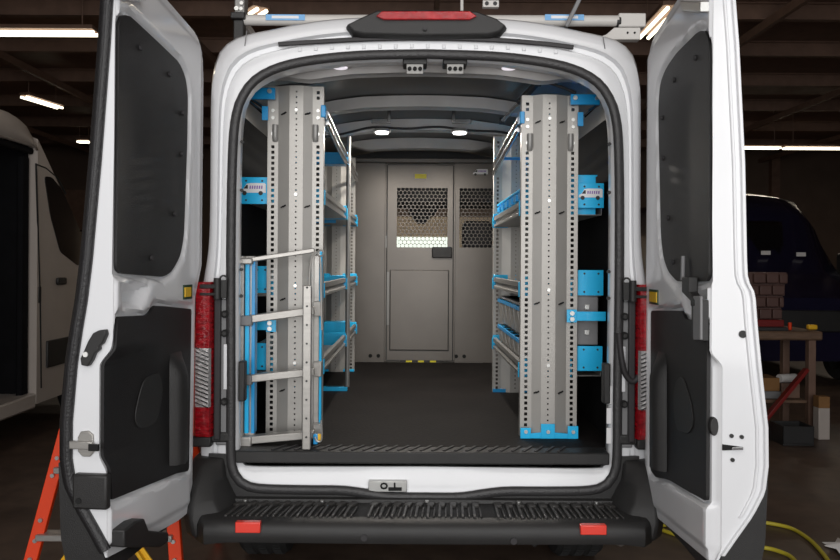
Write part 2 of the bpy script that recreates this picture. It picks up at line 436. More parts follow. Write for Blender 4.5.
# roof corner seams
for a,b in (((247,31),(245,46)),((603,37),(605,49))):
    pa,pb=P(*a,0),P(*b,0)
    obj('roof_seam', MB().tube([pa+Vector((0,-.002,0)),pb+Vector((0,-.002,0))],.0022,6),'greyp',VAN)
# high brake light
hx = [(345,26),(352,34),(362,36.5),(425,38),(490,37),(501,34),(508,27),(498,19),(478,11),(425,9),(376,10),(358,19)]
hp=[P(x,y,-.04) for x,y in hx]
mb=MB().loft([[(p.x,.10,p.z) for p in hp],[(p.x,-.02,p.z) for p in hp],[(p.x*.97,-.045,2.76+(p.z-2.76)*.86) for p in hp]],True,0,True,True)
bl = obj('high_brake_light', mb, 'plastic', VAN, bevel=.006, smooth=True)
lx=[(376,16),(382,11),(470,11),(477,16),(470,19.5),(384,19.5)]
lp=[P(x,y,-.06) for x,y in lx]
obj('red_lens', MB().loft([[(p.x,-.03,p.z) for p in lp],[(p.x,-.062,p.z) for p in lp]],True,0,True,True), mat('brake_red',(.42,.006,.012),.15,coat=1,bump=.4,bscale=50,var=.3,vscale=20), bl, bevel=.004)
p=P(425,29,-.05); obj('camera_button', MB().disc(p,.009,.014,'y').disc(p-Vector((0,.008,0)),.005,.004,'y'), 'rubber', bl)
# strikers in the header
for px in (415,455):
    p=P(px,65.5,.03)
    o=obj('striker', MB().box((p.x-.055,p.y-.02,p.z-.0),(p.x+.055,p.y+.07,p.z+.028)), 'plastic', VAN, bevel=.005)
    mb=MB().box((p.x-.038,p.y-.025,p.z-.045),(p.x+.038,p.y-.015,p.z))
    for k in (-1,0,1): mb.disc((p.x+k*.024,p.y-.028,p.z-.022),.009,.014,'y',12,1)
    obj('striker_plate', mb, ['steel2','dark'], o, bevel=.002)

# cargo floor, sill plate
obj('cargo_floor', MB().box((-.91,.10,ZF-.03),(.91,3.0,ZF)), 'floor_r', VAN)
x0,x1 = PX(235,.03,460),PX(608,.03,460)
zt=PZ(450,.05); 
mb=MB().box((x0,.0,ZF-.055),(x1,.13,ZF-.001))
sl=obj('sill_plate', mb, 'plastic', VAN, bevel=.006)
mb=MB()
for i in range(26):
    x=x0+.2+i*(x1-x0-.4)/25
    mb.obox((x-.03,.02,ZF+.001),(x+.02,.11,ZF+.001),.012,.006)
each('tread_rib', mb, 'rubber', sl)
# sill latch plate
a=P(369,479,.02); b=P(407,490,.02)
mb=MB().box((a.x,-.012,b.z),(b.x,.03,a.z))
lt=obj('sill_latch_plate', mb, 'bolt', VAN, bevel=.003)
mb=MB().tube([(a.x+.07+.014*math.cos(t/8*2*PI),-.018,a.z-.02+.012*math.sin(t/8*2*PI)) for t in range(8)],.004,6,True)
mb.box((a.x+.09,-.02,b.z+.008),(a.x+.15,-.012,b.z+.022)).tube([(a.x+.118,-.016,b.z+.02),(a.x+.118,-.016,a.z-.006)],.004,6)
obj('latch_loop', mb, 'dark', lt)
# jamb holes, labels on the right jamb
mb=MB()
for s in (-1,1):
    for z in (1.15,1.5,1.62,1.98,2.2): mb.disc((s*.835,.02,z),.008,.014,'y',10)
each('jamb_plug', mb, 'plastic', VAN)
for z0,z1 in ((.93,1.0),(1.02,1.1),(.84,.91)):
    obj('jamb_sticker', MB().box((.83,.016,z0),(.851,.022,z1)), 'white', VAN)
for s in (-1,1):  # latch pads on the jamb
    z0=PZ(402,.02); z1=PZ(362,.02)
    obj('jamb_pad', MB().box((s*.812,.0,z0),(s*.842,.05,z1)), 'plastic', VAN, bevel=.006)

# pillars with lamps, hinges
for s in (-1,1):
    X=lambda a: s*a
    # black pillar plate between lamp and seal
    z0,z1 = PZ(446,0),PZ(300,0)
    mb=MB().box((X(.868),-.012,z0),(X(.94),.02,z1))
    pl=obj('pillar_plate', mb, 'greyp', VAN, bevel=.006)
    mb=MB()
    for py in (315,334,402):
        z=PZ(py,0); mb.disc((X(.898),-.018,z),.017,.016,'y',16,0); mb.disc((X(.898),-.028,z),.009,.008,'y',12,1)
    each('pillar_bolt', mb, ['dark','plastic'], pl)
    obj('pillar_gap', MB().box((X(.888),-.016,PZ(390,0)),(X(.905),-.011,PZ(345,0))), 'paint', pl, bevel=.003)
    obj('pillar_rubber', MB().box((X(.915),-.03,PZ(440,0)),(X(.945),.0,PZ(290,0))), 'rubber', pl, bevel=.006)
    # tail lamp
    za,zb,zc,zd = PZ(436,0),PZ(406,0),PZ(348,0),PZ(283,0)
    def lampring(z,k=1): return [(X(.945),-.02,z),(X(.958),-.055*k,z),(X(1.02),-.05*k,z),(X(1.045),-.01,z),(X(1.055),.06,z),(X(1.05),.14,z),(X(.98),.14,z)]
    tl=obj('tail_light', MB().loft([lampring(za,.8),lampring(za+.02)]+[lampring(za+.02+(zd-za-.05)*i/12) for i in range(1,13)]+[lampring(zd,.7)],True,0,True,True), 'red', VAN, smooth=True)
    def clr(z): return [(X(.952),-.045,z),(X(.960),-.060,z),(X(1.02),-.055,z),(X(1.03),-.03,z)]
    obj('clear_segment', MB().loft([clr(zb+(zc-zb)*i/8) for i in range(9)],False), 'clear', tl, smooth=True)
    mb=MB()
    for i in range(14):
        z=zb+.01+(zc-zb-.02)*i/13; mb.obox((X(.960),-.062,z-.01),(X(1.015),-.062,z+.012),.006,.005)
    obj('lamp_rib', mb, 'chrome', tl)
    mb=MB().box((X(.955),-.03,za-.05),(X(1.045),.12,za-.002)).box((X(.875),-.02,za-.03),(X(.96),.02,za+.015))
    obj('lamp_bracket', mb, 'plastic', VAN, bevel=.008)
    # hinges
    for py in (290,):
        z=PZ(py,0)
        mb=MB().box((X(.885),-.045,z-.04),(X(.93),.01,z+.04)).tube([(X(.925),-.05,z-.045),(X(.925),-.05,z+.05)],.016,12).obox((X(.92),-.04,z+.012),(X(1.0),-.03,z+.012),.05,.018).obox((X(.92),-.04,z-.022),(X(1.0),-.03,z-.022),.05,.012)
        mb.tube([(X(.90)+.016*math.cos(t/10*2*PI),-.04,z+.045+.016*math.sin(t/10*2*PI)) for t in range(10)],.005,6,True)
        obj('door_hinge', mb, 'plastic', VAN, bevel=.003)
    # lower white corner piece
# wire sleeve on the right
pts=[P(x,y,-.03) for x,y in ((619,333),(620,345),(622,360),(625,373),(631,381),(637,379),(642,368))]
obj('cable_sleeve', MB().tube(catmull([tuple(p) for p in pts],6),.013,10), 'rubber', VAN, smooth=True)

# bumper
zb1=.42
prof=[(.0,.60),(-.045,.598),(-.05,.585),(-.225,.575),(-.25,.562),(-.262,.54),(-.262,.51),(-.255,.487),(-.22,.474),(.05,.465)]
R=[]
for x in [-1.045,-1.04,-1.02,-.97,-.92]+[(-.84+1.68*i/20) for i in range(21)]+[.92,.97,1.02,1.04,1.045]:
    k = sst(.90,1.05,abs(x)); kk=sst(.8,1.0,abs(x))
    ring_=[]
    for y,z in prof:
        yy = y*(1-.75*k**1.6)+(.03*k)
        bow_=.015*(1-(x/1.0)**2) if y<-.2 else 0
        zz = z - (.02*kk if z<.5 else 0)
        ring_.append((x,yy-bow_,zz))
    R.append(ring_)
bp=obj('rear_bumper', MB().loft(R,True,0,True,True), 'plastic', VAN, smooth=True)
# black trim filling between the seal and the bumper
low=[p for p in c_s if p[1]<.80]
lo2=sorted([p for p in mixc(c_s,c_j,.1) if p[1]<.79],key=lambda p:p[0])
q=[(lo2[0][0]-.10,.79)]+lo2+[(lo2[-1][0]+.10,.79),(lo2[-1][0]+.10,.56),(lo2[0][0]-.10,.56)]
obj('sill_trim', MB().prism(q,lambda a,b,w:(a,w,b),-.012,.002), 'plastic', bp)
# bumper corner risers
for s in (-1,1):
    R=[]
    for z,xo,y0 in ((.44,1.0,-.14),(.48,1.04,-.20),(.56,1.05,-.215),(.62,1.05,-.19),(.69,1.05,-.13),(.75,1.045,-.07),(.775,1.04,-.03)):
        xi = interp([(.4,.8),(.56,.82),(.6,.84),(.66,.885),(.775,.90)],z)
        R.append([(s*xi,.04,z),(s*xi,y0*.35,z),(s*(xi+.05),y0*.8,z),(s*(xo-.06),y0,z),(s*(xo-.01),y0*.7,z),(s*xo,.0,z),(s*xo,.25,z),(s*(xo-.06),.25,z)])
    obj('bumper_corner', MB().loft(R,True,0,True,True), 'plastic', bp, bevel=.012, smooth=True)
    a,b=(P(236,521,-.27),P(261,532,-.27)) if s<0 else (P(580,524,-.27),P(606,534,-.27))
    rf=obj('red_reflector', MB().box((a.x,-.285,b.z),(b.x,-.255,a.z)), 'redbright', bp, bevel=.004)
# tread ribs on step
mb=MB(); k=0
for i in range(34):
    x=-.80+i*1.6/33; t=x*.12
    if i in (11,22): continue
    mb.obox((x,-.06,.590),(x+t*.3-.012,-.215,.580),.013,.011)
    mb.obox((x+.012,-.06,.589),(x+.012+t*.3-.012,-.10,.587),.030,.014)
    mb.obox((x+.023,-.12,.588),(x+.023+t*.3-.008,-.215,.580),.008,.010)
obj('step_tread', mb, 'tread', bp, bevel=.003)
mb=MB()
for px in (245,322,427,519,597):
    p=P(px,502,-.07); mb.disc((p.x,-.062,.598),.009,.006,'z',12)
each('step_bolt', mb, 'bolt', bp)
each('parking_sensor', MB().disc((-.25,-.277,.515),.014,.008,'y',16).disc((.37,-.277,.505),.014,.008,'y',16), 'rubber', bp)
# exhaust, tow loop, wheels
p=P(615,542,-.02)
obj('exhaust_pipe', MB().tube([(p.x-.09,.3,.44),(p.x-.06,.05,.43),(p.x+.02,-.06,.435)],.033,14), 'exhaust', VAN, smooth=True)
p=P(534,548,-.02)
obj('tow_loop', MB().tube([(p.x-.035,.0,.50),(p.x-.035,-.02,.42),(p.x,-.03,.395),(p.x+.035,-.02,.42),(p.x+.035,.0,.50)],.012,10), 'plastic', VAN, smooth=True)
for s in (-1,1):
    for Y in (.92,4.55):
        xs=(1.0 if Y<2 else .95)*s; w=.27 if Y<2 else .235
        prof=[(-.5,.22),(-.5,.30),(-.46,.345),(-.36,.36),(.36,.36),(.46,.345),(.5,.30),(.5,.22)]
        R=[]
        K=40
        for i in range(K):
            a=2*PI*i/K; R.append([(xs-s*w/2+t*w,Y+r*math.cos(a),.36+r*math.sin(a)) for t,r in prof])
        R.append(R[0])
        o=obj('wheel', MB().loft(R,True), 'tyre', VAN, smooth=True, merge=.0001)
        mb=MB()
        for i in range(K*2):
            a=2*PI*(i+.5)/(K*2)
            for q in (-.28,0,.28):
                c=Vector((xs-s*w/2+q*w,Y+.362*math.cos(a),.36+.362*math.sin(a)))
                t_=Vector((0,-math.sin(a),math.cos(a)))
                if c.z>.006: mb.obox(c-t_*.008,c+t_*.008,.045,.004,(0,math.cos(a),math.sin(a)))
        obj('tread', mb, 'tyre', o)
        obj('rim', MB().disc((xs-s*w/2,Y,.36),.225,.16,'x',28), 'greyp', o, bevel=.01)
# cab seen through the mesh: seats, overhead shelf and mirror
for xs_ in (-.53,.53):
    mb2=MB().box((xs_-.27,3.35,1.0),(xs_+.27,3.5,1.80)).box((xs_-.27,3.35,.95),(xs_+.27,3.9,1.12)).box((xs_-.14,3.38,1.78),(xs_+.14,3.47,2.05))
    obj('cab_seat', mb2, 'seat', VAN, bevel=.05, seg=3)
obj('overhead_shelf', MB().box((-.85,3.3,2.20),(.85,3.9,2.4)), 'seat', VAN, bevel=.02)
mp=[P(x,y,4.0) for x,y in ((406,207),(440,207),(434,215),(424,224),(418,224),(409,214))]
obj('interior_mirror', MB().prism([(p.x,p.z) for p in mp],lambda a,b,w:(a,w,b),3.98,4.02), 'seat', VAN, bevel=.004)

# ------------------------------------------------------------------ rear doors
HX=.9865; W=.80
TW=[(.60,.02),(.66,.05),(.72,.09),(.80,.145),(.88,.185),(.97,.20),(1.10,.20),(1.3,.185),(1.42,.168),(1.50,.155),(1.60,.137),(1.68,.128),(2.0,.112),(2.4,.088),(2.74,.06)]
TWL=[(.60,.02),(.66,.045),(.72,.08),(.80,.13),(.88,.172),(.97,.187),(1.10,.187),(1.3,.170),(1.42,.152),(1.52,.135),(1.66,.118),(2.0,.088),(2.4,.058),(2.74,.038)]
TWR=[(.60,.02),(.66,.05),(.72,.09),(.80,.145),(.88,.185),(.97,.195),(1.10,.193),(1.3,.170),(1.45,.155),(1.54,.148),(1.575,.140),(1.60,.122),(1.68,.118),(2.0,.110),(2.4,.088),(2.74,.06)]
U0L=[(.6,.12),(1.5,.10),(1.64,.03),(2.8,.02)]
TC=[(.56,.165),(.70,.195),(.96,.205),(1.0,.2)]
ZT=[(0,2.47),(.015,2.56),(.04,2.61),(.07,2.635),(.12,2.655),(.42,2.70),(.8,2.75)]
ZB=[(0,.68),(.012,.62),(.035,.59),(.07,.575),(.17,.575),(.8,.635)]
class Door:
    def __init__(s, sgn, b): s.g=sgn; s.b=b; s.sb=math.sin(b); s.cb=math.cos(b)
    def t(s,u,z): return interp(TWL if s.g<0 else TWR,z)*(.42+.58*sst(0,.35,u))
    def u0(s,z): return interp(U0L,z) if s.g<0 else 0
    def w(s,u,w,z): return Vector((s.g*(HX+u*s.sb+w*s.cb), -u*s.cb+w*s.sb, z))
    def uz(s,px,py,k=0):
        px,py=unroll(px,py)
        q=s.g*(px-VX); c=HX-s.g*CX
        u=(q*-CY/F-c)/(s.sb+q*s.cb/F+k*s.cb)
        return u, CZ+(VY-py)/S(-u*s.cb)
    def we(s,px,py):     # on the free edge face: outward distance, height
        px,py=unroll(px,py); Y=-W*s.cb
        x=CX+(px-VX)/S(Y); return (s.g*x-HX-W*s.sb)/s.cb, CZ+(VY-py)/S(Y)
def inside(poly,x,y):
    c=False; n=len(poly)
    for i in range(n):
        x1,y1=poly[i]; x2,y2=poly[i-1]
        if (y1>y)!=(y2>y) and x<(x2-x1)*(y-y1)/(y2-y1)+x1: c=not c
    return c
def sdf(poly,x,y):
    d=9; n=len(poly)
    for i in range(n):
        x1,y1=poly[i]; x2,y2=poly[i-1]; dx,dy=x2-x1,y2-y1
        t=max(0,min(1,((x-x1)*dx+(y-y1)*dy)/((dx*dx+dy*dy) or 1)))
        d=min(d,math.hypot(x-x1-t*dx,y-y1-t*dy))
    return -d if inside(poly,x,y) else d
def roundpoly(poly,r,k=5):
    out=[]; n=len(poly)
    for i in range(n):
        a,b,c=Vector(poly[i-1]),Vector(poly[i]),Vector(poly[(i+1)%n])
        da,dc=(a-b),(c-b); q=min(r,da.length*.45,dc.length*.45)
        p0=b+da.normalized()*q; p2=b+dc.normalized()*q
        for j in range(k+1):
            t=j/k; out.append(tuple((1-t)**2*p0+2*t*(1-t)*b+t*t*p2))
    return out
def build_door(D, up, lo, ledge, left):
    tfun=D.t
    up=[D.uz(*p) for p in up]; lo=[D.uz(*p) for p in lo]; ledge=[D.uz(*p) for p in ledge]
    lo=[(min(u,W-.006 if left else W-.026),z) for u,z in lo]
    if left: lo=[((W-.006 if (u>.72 and .97<z<1.31) else min(u,.775) if u>.7 else u),z) for u,z in lo]
    def hb(u,z):
        if left: return .040*sst(.45,.79,u)*sst(1.36,1.29,z)*(.45+.55*sst(.93,.99,z))
        return .038*sst(W-.024,W-.003,u)*sst(1.36,1.30,z)
    NU,NV=60,170; vs=[]; fs=[]
    def hgt(u,z,u0):
        d=min(sdf(up,u,z),sdf(lo,u,z))-.010
        h=.020*(1-sst(-.002,.016,d))
        h=max(h,.045*(1-sst(-.03,.012,sdf(ledge,u,z))))
        e=min(u-u0, W-u, interp(ZT,u)-z, z-interp(ZB,u))
        h=max(h,.012*(1-sst(0,.012,e)))
        h=max(h,.010*(1-sst(.035,.045,min(u-u0,interp(ZT,u)-z,z-interp(ZB,u)))) )
        return h+hb(u,z)
    us=[W*i/(NU-5) for i in range(NU-4)]+[W-.01,W-.005,W-.02,W-.003]; us=sorted(us)
    def uu_(u,z): q=D.u0(z); return q+(W-q)*u/W
    for side in (0,1):
        for u in us:
            a,b=interp(ZB,u),interp(ZT,u)
            for j in range(NV):
                z=a+(b-a)*j/(NV-1); u_=uu_(u,z)
                vs.append(D.w(u_, tfun(u_,z) if side else min(hgt(u_,z,D.u0(z)), tfun(u_,z)*.8),z))
    o=NU*NV
    for i in range(NU-1):
        for j in range(NV-1):
            q=(i*NV+j,(i+1)*NV+j,(i+1)*NV+j+1,i*NV+j+1)
            fs.append(q); fs.append(tuple(k+o for k in q[::-1]))
    for j in range(NV-1):
        for i in (0,NU-1): fs.append((i*NV+j,i*NV+j+1,i*NV+j+1+o,i*NV+j+o))
    for i in range(NU-1):
        for j in (0,NV-1): fs.append((i*NV+j,(i+1)*NV+j,(i+1)*NV+j+o,i*NV+j+o))
    door=obj('rear_door', MB().add(vs,fs), 'paint', VAN, smooth=True)
    fn=lambda a,b,w: D.w(a,w+hb(a,b),b)
    for nm,poly in (('upper_trim_panel',up),('lower_trim_panel',lo)):
        pp=roundpoly(poly,.035 if nm[0]=='u' else .02)
        pp=[(u,z-.08*u) for u,z in pp]; zlo,zhi=min(p[1] for p in pp),max(p[1] for p in pp); NR,NC=110,26; rows=[]
        for i in range(NR+1):
            z=zlo+.0005+(zhi-zlo-.001)*i/NR; xs=[]
            for k in range(len(pp)):
                (x1,y1),(x2,y2)=pp[k-1],pp[k]
                if (y1>z)!=(y2>z): xs.append(x1+(x2-x1)*(z-y1)/(y2-y1))
            rows.append([(q_,z+.08*q_) for q_ in (min(xs)+(max(xs)-min(xs))*k/NC for k in range(NC+1))])
        mm=MB()
        for w_ in (.006,.018): mm.add([D.w(u,w_+hb(u,z),z) for r_ in rows for u,z in r_],[(i*(NC+1)+k,i*(NC+1)+k+1,(i+1)*(NC+1)+k+1,(i+1)*(NC+1)+k) for i in range(NR) for k in range(NC)])
        n1=(NR+1)*(NC+1); loop=[i*(NC+1) for i in range(NR+1)]+[NR*(NC+1)+k for k in range(1,NC+1)]+[i*(NC+1)+NC for i in range(NR-1,-1,-1)]+[k for k in range(NC-1,0,-1)]
        for k in range(len(loop)): a,b=loop[k],loop[(k+1)%len(loop)]; mm.f.append([a,b,b+n1,a+n1]); mm.m.append(0)
        obj(nm, mm, 'panel', door, smooth=True)
    # flange along the outer skin (beyond the free edge)
    zs=[.66+(2.73-.66)*i/80 for i in range(81)]
    if left:
        obj('door_seal', MB().tube([D.w(W+.006,tfun(W,z)-.014,z) for z in zs],.017,10,rr=.02), 'dseal', door, smooth=True)
        mb=MB()
        for i in range(330):
            z=.68+i*.0062; mb.tube([D.w(W+.022,tfun(W,z)-.017,z-.0015),D.w(W+.022,tfun(W,z)-.017,z+.0015)],.0035,5)
        obj('seal_ridge', mb, 'rubber', door)
        mb=MB().loft([[D.w(W-.02,tfun(W,z)-.004,z),D.w(W+.012,tfun(W,z)+.006,z),D.w(W+.008,tfun(W,z)+.012,z),D.w(W-.03,tfun(W,z)+.004,z)] for z in zs],True,0,True,True)
        obj('outer_flange', mb, 'dseal', door, smooth=True)
    else:
        def fl(z,w0,w1,uu): return [D.w(W-.01,tfun(W,z)+w0,z),D.w(W+uu,tfun(W,z)+w0+.002,z),D.w(W+uu,tfun(W,z)+w1,z),D.w(W-.01,tfun(W,z)+w1,z)]
        obj('outer_flange', MB().loft([fl(z,-.006,.008,.012) for z in zs],True,0,True,True), 'paint', door, bevel=.002, smooth=True)
        obj('edge_rib', MB().loft([fl(z,-.034,-.022,.007) for z in zs if z>.78],True,0,True,True), 'paint', door, bevel=.003, smooth=True)
    # black lower cladding
    R=[]
    for i in range(14):
        z=.575+(.955-.575)*i/13
        R.append([(uu_(u,z),z) for u in us[2:]])
    vs=[];nn=len(us[2:])
    for layer in (0,1):
        for row in R:
            for u,z in row:
                tc=interp(TC,z)*(.42+.58*sst(0,.35,u)); ww=max(tfun(u,max(z,.6))-.004,.01)+.006
                vs.append(D.w(u+ (.004 if u>W-.01 else 0), ww if layer==0 else max(tc,ww+.006), max(z,interp(ZB,u)-.05)))
    fs=[];o=nn*14
    for i in range(13):
        for j in range(nn-1):
            q=(i*nn+j,i*nn+j+1,(i+1)*nn+j+1,(i+1)*nn+j); fs+= [q,tuple(k+o for k in q[::-1])]
        for j in (0,nn-1): fs.append((i*nn+j,(i+1)*nn+j,(i+1)*nn+j+o,i*nn+j+o))
    for j in range(nn-1):
        for i in (0,13): fs.append((i*nn+j,i*nn+j+1,i*nn+j+1+o,i*nn+j+o))
    obj('lower_cladding', MB().add(vs,fs), 'plastic', door, smooth=True)
    # grab bar moulded in the lower panel, and oval boss
    if left: ga,gb=D.uz(177,352),D.uz(177,462); oa=[(148,378),(160,372),(163,382),(163,400),(158,422),(148,429),(142,427),(141,415),(144,395)]
    else: ga,gb=D.uz(661,352),D.uz(661,468); oa=[(676,380),(682,376),(690,400),(693,425),(688,434),(677,431),(673,415),(673,392)]
    R=[]
    for i in range(15):
        t=i/14; z=ga[1]+(gb[1]-ga[1])*t; k=math.sin(PI*min(1,t*4)/2)
        u=ga[0]+(gb[0]-ga[0])*t
        R.append([D.w(u+.058*c,.007-.05*k*s_,z) for c,s_ in ((-1,0),(-.8,.6),(-.4,.95),(0,1),(.4,.95),(.8,.6),(1,0))])
    obj('grab_bar', MB().loft(R,True,0,True,True), 'plastic', door, smooth=True)
    ov=roundpoly([D.uz(*p) for p in oa],.03)
    obj('oval_pocket', MB().prism(ov,fn,.0015,.006), 'plastic', door, bevel=.003)
    # trim clips
    clips=[(142,48),(171,74),(184,113),(183,154),(176,214),(153,258)] if left else [(694,58),(673,80),(661,118),(662,158),(667,218),(672,262)]
    mb=MB()
    for c in clips:
        u,z=D.uz(*c); cc=D.w(u,.003,z); mb.disc(cc,.010,.008,'x',12)
    each('trim_clip', mb, 'rubber', door)
    # amber reflector
    r=[(183,285),(191.5,285),(191.5,298.5),(183,298.5)] if left else [(650,290),(658.5,290),(658.5,303.5),(650,303.5)]
    q=[D.uz(*p) for p in r]
    uu=[p[0] for p in q]; zz=[p[1] for p in q]; u0,u1,z0,z1=min(uu),max(uu),min(zz),max(zz)
    rf=obj('reflector_base', MB().prism([(u0,z0),(u1,z0),(u1,z1),(u0,z1)],fn,-.004,.012), mat('green_reflector_frame',(.008,.05,.02),.3), door)
    e=.01; obj('amber_lens', MB().prism([(u0+e*2,z0+e),(u1-e*.8,z0+e),(u1-e*.8,z1-e),(u0+e*2,z1-e)],fn,-.008,-.003), 'yellow', rf)
    # hardware on the free edge face
    fe=lambda a,b,c: D.w(W+c,a,b)
    if left:
        hp=[D.we(*p) for p in ((108,329),(109,334),(105,343),(101,346),(102,349),(97,353),(94,360),(90,366),(83,365),(82,358),(86,350),(90,341),(95,333),(101,330))]
        hd=obj('release_lever', MB().prism(hp,fe,-.002,.022), 'plastic', door, bevel=.004)
        c=D.we(88,354); cc=fe(c[0],c[1],.023); obj('lever_screw', MB().disc(cc,.009,.006,'y'), 'bolt', hd)
        lp=[D.we(*p) for p in ((77,438),(80,432),(88,431),(93,435),(94,452),(90,457),(82,457),(77,452))]
        la=obj('door_latch', MB().prism(lp,fe,-.002,.008), 'alu', door, bevel=.003)
        a=D.we(70,441); b=D.we(102,449)
        obj('latch_claw', MB().prism([(a[0],b[1]),(.075,b[1]),(.075,a[1]),(a[0],a[1])],fe,.006,.02), 'alu', la, bevel=.003)
        a=D.we(92,443); b=D.we(102,449.5); obj('latch_bolt', MB().prism([(a[0],b[1]),(b[0],b[1]),(b[0],a[1]),(a[0],a[1])],fe,.02,.03), 'dark', la)
        a=D.we(75,473); b=D.we(111,508)
        bx=obj('edge_cover_box', MB().prism([(a[0],b[1]),(b[0],b[1]),(b[0],a[1]),(a[0],a[1])],fe,-.002,.03), 'plastic', door, bevel=.008)
        c=D.we(82,499); obj('box_screw', MB().disc(fe(c[0],c[1],.031),.010,.006,'y'), 'dark', bx)
        # stop bracket near the bottom of the inner face
        u0,z0=D.uz(118,547); u1,z1=D.uz(158,531)
        sb=[D.uz(*p) for p in ((117,547),(117,530),(128,521),(136,518),(140,530),(158,532),(158,541),(150,547))]
        obj('stop_bracket', MB().prism(sb,fn,-.045,.016), 'plastic', door, bevel=.006)
    else:
        mb=MB()
        for px,py,r in ((742,334,.013),(731,435.5,.007),(741,436.5,.007),(732,459.5,.007)):
            c=D.we(px,py); mb.disc(fe(c[0],c[1],.001),r,.008,'y',14)
        each('edge_plug', mb, 'plastic', door)
        a=D.we(722,444); b=D.we(742,450)
        la=obj('door_latch', MB().prism([(a[0],a[1]),(a[0],b[1]),(b[0],b[1]+.004),(b[0],a[1]-.008)],fe,-.002,.006), 'dark', door)
        a=D.we(730,446); b=D.we(741,448.5)
        obj('latch_tongue', MB().prism([(a[0],a[1]),(a[0],b[1]),(b[0],b[1]),(b[0],a[1])],fe,.004,.016), 'chrome', la, bevel=.001)
        # black strap hardware on the inner face
        st=[D.uz(*p) for p in ((690,277),(697,277),(697,292),(703,300),(703,306),(699,306),(699,301),(690,292))]
        o=obj('pull_strap', MB().prism(st,fn,-.03,.004), 'plastic', door, bevel=.003)
        st=[D.uz(*p) for p in ((697,300),(708,300),(708,341),(700,341),(697,335))]
        obj('strap_body', MB().prism(st,fn,-.02,.004), 'plastic', o, bevel=.003)
        st=[D.uz(*p) for p in ((701,296),(708.5,296),(708.5,340),(701,340))]
        obj('strap_cover', MB().prism(st,fn,-.028,-.018), 'greyp', o, bevel=.003)
        a=D.uz(686,256); b=D.uz(686,280); obj('strap_rod', MB().tube([D.w(a[0],-.01,a[1]),D.w(b[0],-.012,b[1])],.008,8), 'greyp', o, smooth=True)
        ov=[D.we(715+4.2*math.cos(t/14*2*PI),427+9.5*math.sin(t/14*2*PI)) for t in range(14)]
        og=obj('oval_grommet', MB().prism(ov,fe,-.030,-.004), 'plastic', door, bevel=.003)
    # bracket at top of the free edge
    pts=[D.uz(*p) for p in (((110,-8),(122,-8),(140,1),(122,1)) if left else ((687,1),(709,1),(709,12),(690,11)))]
    obj('top_bracket', MB().prism(pts,fn,-.03,.004), 'bolt' if not left else 'paint', door, bevel=.004)
    return door
DL=Door(-1,math.radians(6)); DR=Door(1,math.radians(-2))
build_door(DL,
 [(121,22),(124,15),(131,15),(180,61),(187,76),(189.5,95),(188.5,150),(185.5,235),(182,256),(173,272),(165,277),(118.5,273)],
 [(118.5,316),(147,316),(152,313),(156,305.5),(193,308),(190.5,471),(170,475),(117,502),(113,497),(112.5,460),(106.5,457),(106.5,390),(108,378),(119,362)],
 [(122,284),(152,284),(146,300),(141,309),(124,309)], True)
build_door(DR,
 [(700,30),(705,33),(707.5,45),(707,281),(676,282),(667,272),(662,258),(659.5,235),(657.5,140),(657,108),(658.5,84),(664,69),(674,54),(694,33.5)],
 [(649.5,310.5),(680,310.5),(684,320),(707,322),(707.5,490),(706,502),(701,500),(667,479.5),(654,477),(649,470)],
 [(682,290),(706,290),(706,316),(688,316)], False)

# ------------------------------------------------------------------ partition
YP=3.0
PT=thing('cargo_partition','grey steel bulkhead partition with perforated door at the far end of the cargo floor','partition',(0,YP,ZF))
px_=lambda x: PX(x,YP); pz_=lambda y: PZ(y,YP)
xl,xr=px_(387),px_(453); ztop=pz_(163)
def perforated(name, xa, xb, za, zb_, X0, X1, Z0, Z1, parent):
    """sheet X0..X1, Z0..Z1 with a hole field xa..xb, za..zb"""
    mb=MB(); p=.0352; rw=p*.8660; r=.0160
    nc=int(round((xb-xa)/p)); nr=int(round((zb_-za)/rw))
    for j in range(nr):
        for i in range(nc):
            cx=xa+p*(i+.5+(.5 if j%2 else 0)); cz=zb_-rw*(j+.5)
            if cx>xb+.001: continue
            R=p/math.sqrt(3); out=[];inn=[]
            for k in range(12):
                a=PI/2+2*PI*k/12
                q=R if k%2==0 else R*math.cos(PI/6)
                out.append((cx+q*math.cos(a),YP,cz+q*math.sin(a))); inn.append((cx+r*math.cos(a),YP,cz+r*math.sin(a)))
            mb.add(out+inn,[(k,(k+1)%12,12+(k+1)%12,12+k) for k in range(12)])
    e=.012; Yq=YP-.0008
    xa2,xb2,za2,zb2=xa+e*.2,xb+p*.2,zb_-nr*rw+.002,zb_-.004
    for a,b,c,d in ((X0,Z0,xa2,Z1),(xb2,Z0,X1,Z1),(xa2,Z0,xb2,za2),(xa2,zb2,xb2,Z1)):
        mb.add([(a,Yq,b),(c,Yq,b),(c,Yq,d),(a,Yq,d)],[(0,1,2,3)])
    return obj(name, mb, 'part', parent, solid=.0012)
# left sheet
XI=.905
mb=MB().box((-XI,YP,ZF+.002),(xl-.01,YP+.004,ztop))
ls=obj('left_sheet', mb, 'part', PT, bevel=.001)
mb=MB()
for x in (371,379,456.8,464.8): mb.disc((px_(x),YP-.001,pz_(356)),.016,.006,'y',16)
each('round_hole', mb, 'dark', ls)
dr=perforated('partition_door',px_(396.5),px_(446.5),pz_(246),pz_(187.5),xl,xr,ZF+.015,ztop-.01,PT)
rs=perforated('right_sheet',px_(459),px_(497),pz_(246),pz_(187.5),xr+.012,XI,ZF+.002,ztop,PT)
